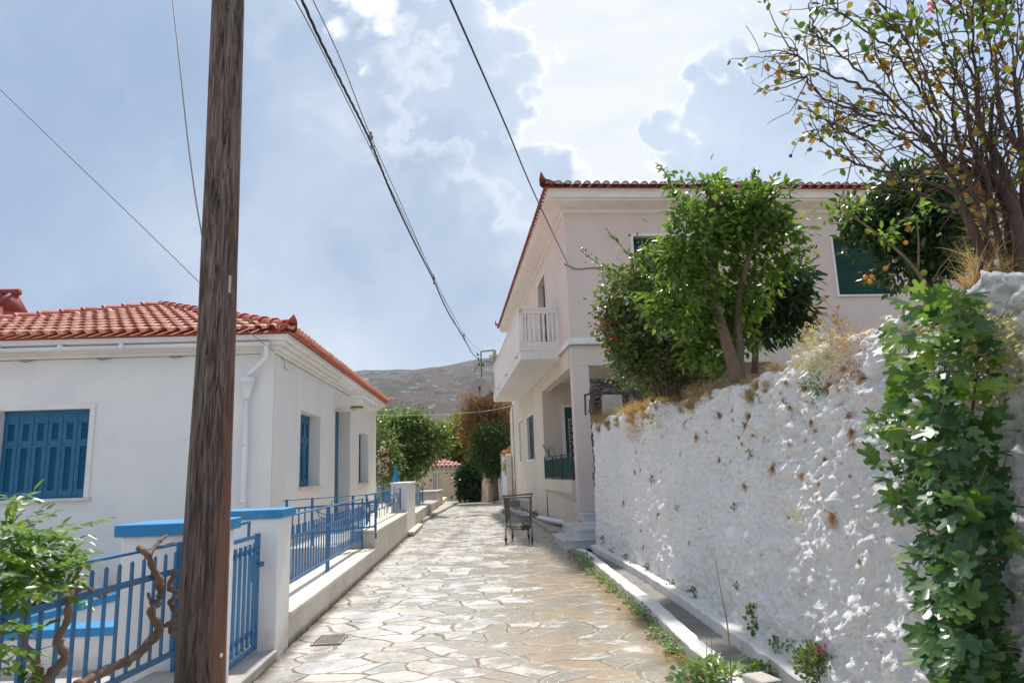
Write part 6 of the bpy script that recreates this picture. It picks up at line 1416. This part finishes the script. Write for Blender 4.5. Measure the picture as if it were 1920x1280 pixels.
for i, (px, py) in enumerate([(1178, 1045), (1193, 1055), (1216, 1066), (1262, 1095), (1304, 1112), (1322, 808), (1228, 898), (1384, 1098), (1400, 850), (1273, 952), (1384, 950), (1540, 730), (1125, 1012), (1146, 1032), (1466, 1205), (1488, 1212)]):
    rr = random.Random(i+50); loc = wall_at(px, py, .02); o = prot[i] if i < 2 else dup(prot[i % 2]); sc_ = rr.uniform(.55, 1.0)*(1 if py > 1000 else .8); o.location = loc; o.scale = (sc_*.8, sc_*.9, sc_*1.1); o.rotation_euler = (0, 0, rr.uniform(-1, 1))
leafy('green_weed', 'bright green creeping weed on the lower wall above the ledge', 'weed', wall_at(1418, 1160, .03), 70, .10, .035, 'leaf_vine', 77, sq=(.5, .8, 1.2))
leafy('pale_weed', 'pale straw coloured dry weed patch in the middle of the wall', 'weed', wall_at(1508, 968, .02), 120, .12, .022, 'pale_dry', 78, T_SLIM, sq=(.4, 1.2, .5))
leafy('pale_weed', 'pale yellow-green dry weed high on the far part of wall', 'weed', wall_at(1243, 800, .03), 160, .22, .03, 'pale_dry', 79, T_SLIM, sq=(.4, 1.2, .6))
leafy('lavender_weed', 'dull green and purple weed clump near the top of the wall', 'weed', wall_at(1540, 728, .05), 240, .16, .035, 'weed', 80, T_SLIM, sq=(.6, 1, .8))
leafy('pale_bush', 'pale beige fluffy dry bush hanging over wall right of the fig', 'bush', wall_at(1890, 660, .08), 900, .24, .022, 'pale_dry', 81, T_ROUND, sq=(.7, .8, 1.0))
leafy('pale_bush', 'bleached yellowish dry bush on the wall top below the thistles', 'bush', wall_at(1560, 655, .08), 900, .26, .028, 'pale_dry', 82, T_SLIM, sq=(.5, 1.3, .7))
leafy('dry_bush', 'rust brown dried bush hanging over the wall edge beside the fig', 'bush', wall_at(1612, 660, .10), 1100, .22, .020, 'rusty', 83, T_SLIM, sq=(.5, .9, 1.1))
leafy('dry_bush', 'straw brown dried bush drooping at the far end of the wall top', 'bush', wall_at(1185, 800, .05), 1100, .34, .026, 'rusty', 84, T_SLIM, sq=(.4, 1.5, .7))
leafy('dry_bush', 'tangled tan dry bush on the wall edge below the citrus trunk', 'bush', wall_at(1310, 745, .05), 1000, .30, .028, 'straw', 85, T_SLIM, sq=(.6, 1.8, .5))
# dry grass on top of the wall
gp = [tuft('dry_grass', 'straw coloured dry grass tuft on the top edge of the white wall', 'grass', (0, 0, 0), 120, .30, .75, 'straw', 90+i, (-.15, -.1, .8), 'dry grass tufts on the wall top', .0035, .7) for i in range(4)]
rr = random.Random(5); k = 0
for i in range(150):
    y_ = rr.choice([rr.uniform(3.2, 6.5), rr.uniform(5, 13), rr.uniform(8, 12.8)]); q = (float(wx(y_))+float(BATF(y_))-.10+(.16+abs(rr.gauss(0, .16)) if i < 74 else rr.uniform(.04, .16)), y_, float(wtop(y_))-(.03 if i < 74 else rr.uniform(.0, .22)))
    o = gp[i] if i < 4 else dup(gp[i % 4]); o.location = q; sc_ = rr.uniform(.4, 1.1)*(1.35 if y_ > 8 else .85)*(1 if i < 74 else .75); o.scale = (sc_, sc_, sc_*rr.uniform(.7, 1.2)); o.rotation_euler = (0, 0, rr.uniform(0, 6))
for i, (px, py, Y_) in enumerate(((1840, 480, 3.75), (1865, 440, 3.8), (1830, 515, 3.6), (1880, 500, 3.7), (1905, 430, 3.85), (1855, 390, 3.85), (1890, 380, 3.9), (1850, 500, 3.7))):
    o = dup(gp[i % 4]); o.location = aty(px, py+30, Y_); o.scale = (.8, .8, 1.2); o['label'] = 'long dry straw hanging among the rose bush stems'; o['group'] = 'straw among the rose stems'
# thistles
t = thing('thistle', 'dried thistle clump with round brown seed heads on the wall', 'plant', wall_at(1560, 650, -.12)); l0 = np.array(t.location); rng = np.random.default_rng(95)
mb = MB(); hd = []
for (px, py) in ((1528, 572), (1547, 588), (1563, 592), (1571, 575), (1565, 603), (1512, 607), (1510, 621), (1524, 622), (1505, 631), (1519, 588), (1536, 600), (1578, 600), (1545, 560)):
    q = aty(px, py, l0[1]+rng.normal()*.06); hd.append(q); P = spline([l0+rng.normal(size=3)*.03, (l0+q)/2+rng.normal(size=3)*.02, q], 4); mb.tube(P, .0022, 4)
mb.build('stem', 'straw', t, sub=l0)
for q in hd: mb = MB(); mb.ball(q, .017, 6); mb.build('seed_head', 'seed_head', t, True, sub=l0)
# weeds along the outer kerb
prot = [leafy('kerb_weed', 'grey-green leafy weed growing along the outer drain kerb', 'weed', (0, 0, 0), 110, .14, .042, 'weed_grey', 100+i, group='weeds along the drain kerb', sq=(.8, 1.1, .75), bias=(0, 0, .45)) for i in range(3)]
rr = random.Random(9)
kw_ = [12.6, 12.2, 11.9, 11.5, 11.2, 10.9, 10.3, 9.9, 9.5, 9.1, 8.8, 8.5, 8.1, 7.8, 7.55, 7.3, 7.0, 6.75, 6.5, 6.25, 6.0]
for i, y_ in enumerate(kw_):
    o = prot[i] if i < 3 else dup(prot[i % 3]); o.location = (float(k1(y_))-.06+rr.gauss(0, .03), y_, .0); sc_ = rr.uniform(.55, 1.0)*(1.25 if y_ > 10.5 else .85); o.scale = (sc_, sc_, sc_*.85); o.rotation_euler = (0, 0, rr.uniform(0, 6))
gp2 = [tuft('kerb_grass', 'yellowing short grass tuft between paving and the drain kerb', 'grass', (0, 0, 0), 70, .13, .9, 'grass' if i else 'straw', 110+i, (0, 0, .6), 'grass tufts along the drain kerb', .004) for i in range(2)]
for i in range(16):
    y_ = rr.uniform(5.4, 11.6); o = gp2[i] if i < 2 else dup(gp2[i % 2]); o.location = (float(k1(y_))-.07+rr.gauss(0, .03), y_, 0); sc_ = rr.uniform(.5, 1.0); o.scale = (sc_,)*3
for i in range(9):
    y_ = rr.uniform(5.0, 9.5); o = leafy('fallen_leaf', 'fallen brown leaf lying beside the drain kerb weeds', 'leaf', (0, 0, 0), 1, .01, .06, 'rusty', 130+i, T_ROUND, 'fallen leaves along the drain kerb'); o.location = (float(k1(y_))-.16-abs(rr.gauss(0, .05)), y_, .02)
# foreground weed clump and tall grass at the kerb
q = atz(1330, 1275, .05)
leafy('weed_clump', 'leafy grey-green weed clump at the bottom edge by the kerb', 'weed', (q[0], q[1], .05), 420, .24, .05, 'weed_grey', 120, sq=(1.1, .8, .6))
tuft('tall_grass', 'long bright green grass blades arching over the kerb in front', 'grass', (q[0]+.02, q[1]-.05, .06), 26, .50, .7, 'grass', 121, (-.1, 0, .8), None, .008, .7)
mb = MB(); q1 = atz(1372, 1285, .1); a = aty(1372, 1285, q1[1]); P = spline([a, aty(1365, 1180, q1[1]), aty(1352, 1110, q1[1]), aty(1341, 1048, q1[1])], 6); mb.tube(P, list(np.linspace(.006, .002, len(P))), 5)
tag(mb.build('grass_stalk', 'green_stem'), 'single tall thin grass stalk standing in front of the white wall', 'grass')
q = atz(1420, 1250, .08); leafy('weed_clump', 'small green and yellow weed patch inside the drain channel', 'weed', (q[0], q[1], .05), 160, .13, .04, 'weed', 122, sq=(1, .8, .5))
t = thing('flowering_plant', 'small green plant with magenta flowers at the foot of the wall', 'plant', wall_at(1545, 1235, .03)); l0 = np.array(t.location); rng = np.random.default_rng(123)
n = 520; d_ = unit(rng, n); P = d_*np.array([.8, 1.0, .8])*.15*rng.random((n, 1))**.5+np.array([-.03, 0, -.02]); V, F = place(T_ROUND, P, d_+np.array([0, 0, .5]), unit(rng, n), .028); raw('foliage', V, F, 'weed', t)
P = np.array([aty(px+rng.normal()*6, py+rng.normal()*6, l0[1]-.03) for px, py in ((1532, 1215), (1540, 1222), (1525, 1230), (1533, 1240), (1545, 1212)) for _ in range(7)])-l0; V, F = place(T_ROUND, P, unit(rng, len(P)), unit(rng, len(P)), .026); raw('flower', V, F, 'petal_pink', t)
for px, py in ((1532, 1215), (1540, 1222), (1525, 1230)): mb = MB(); mb.tube([(0, 0, 0), aty(px, py, l0[1]-.03)-l0], .003, 4); mb.build('stem', 'green_stem', t)
q = atz(1425, 1279, .1); mb = MB(); mb.box(-.07, .09, -.12, .10, 0, .14); tag(mb.build('concrete_block', 'concrete', None, loc=(q[0], q[1], .0), rotz=.3, bevel=.015), 'small concrete block across the drain at the bottom edge', 'block')

# ================================================================== HAZE
hm = bpy.data.materials.new('haze'); hm.use_nodes = True; t = NT(hm.node_tree); t.n.clear()
o = t.new('ShaderNodeOutputMaterial'); pv = t.new('ShaderNodeVolumePrincipled'); pv.inputs['Color'].default_value = (.80, .87, .96, 1); pv.inputs['Density'].default_value = .00017; pv.inputs['Anisotropy'].default_value = .2
t.l.new(pv.outputs[0], o.inputs['Volume']); MATS['haze'] = hm
mb = MB(); mb.box(-1720, 1720, -320, 1720, -8, 215); hz = mb.build('haze', 'haze'); hz['kind'] = 'stuff'
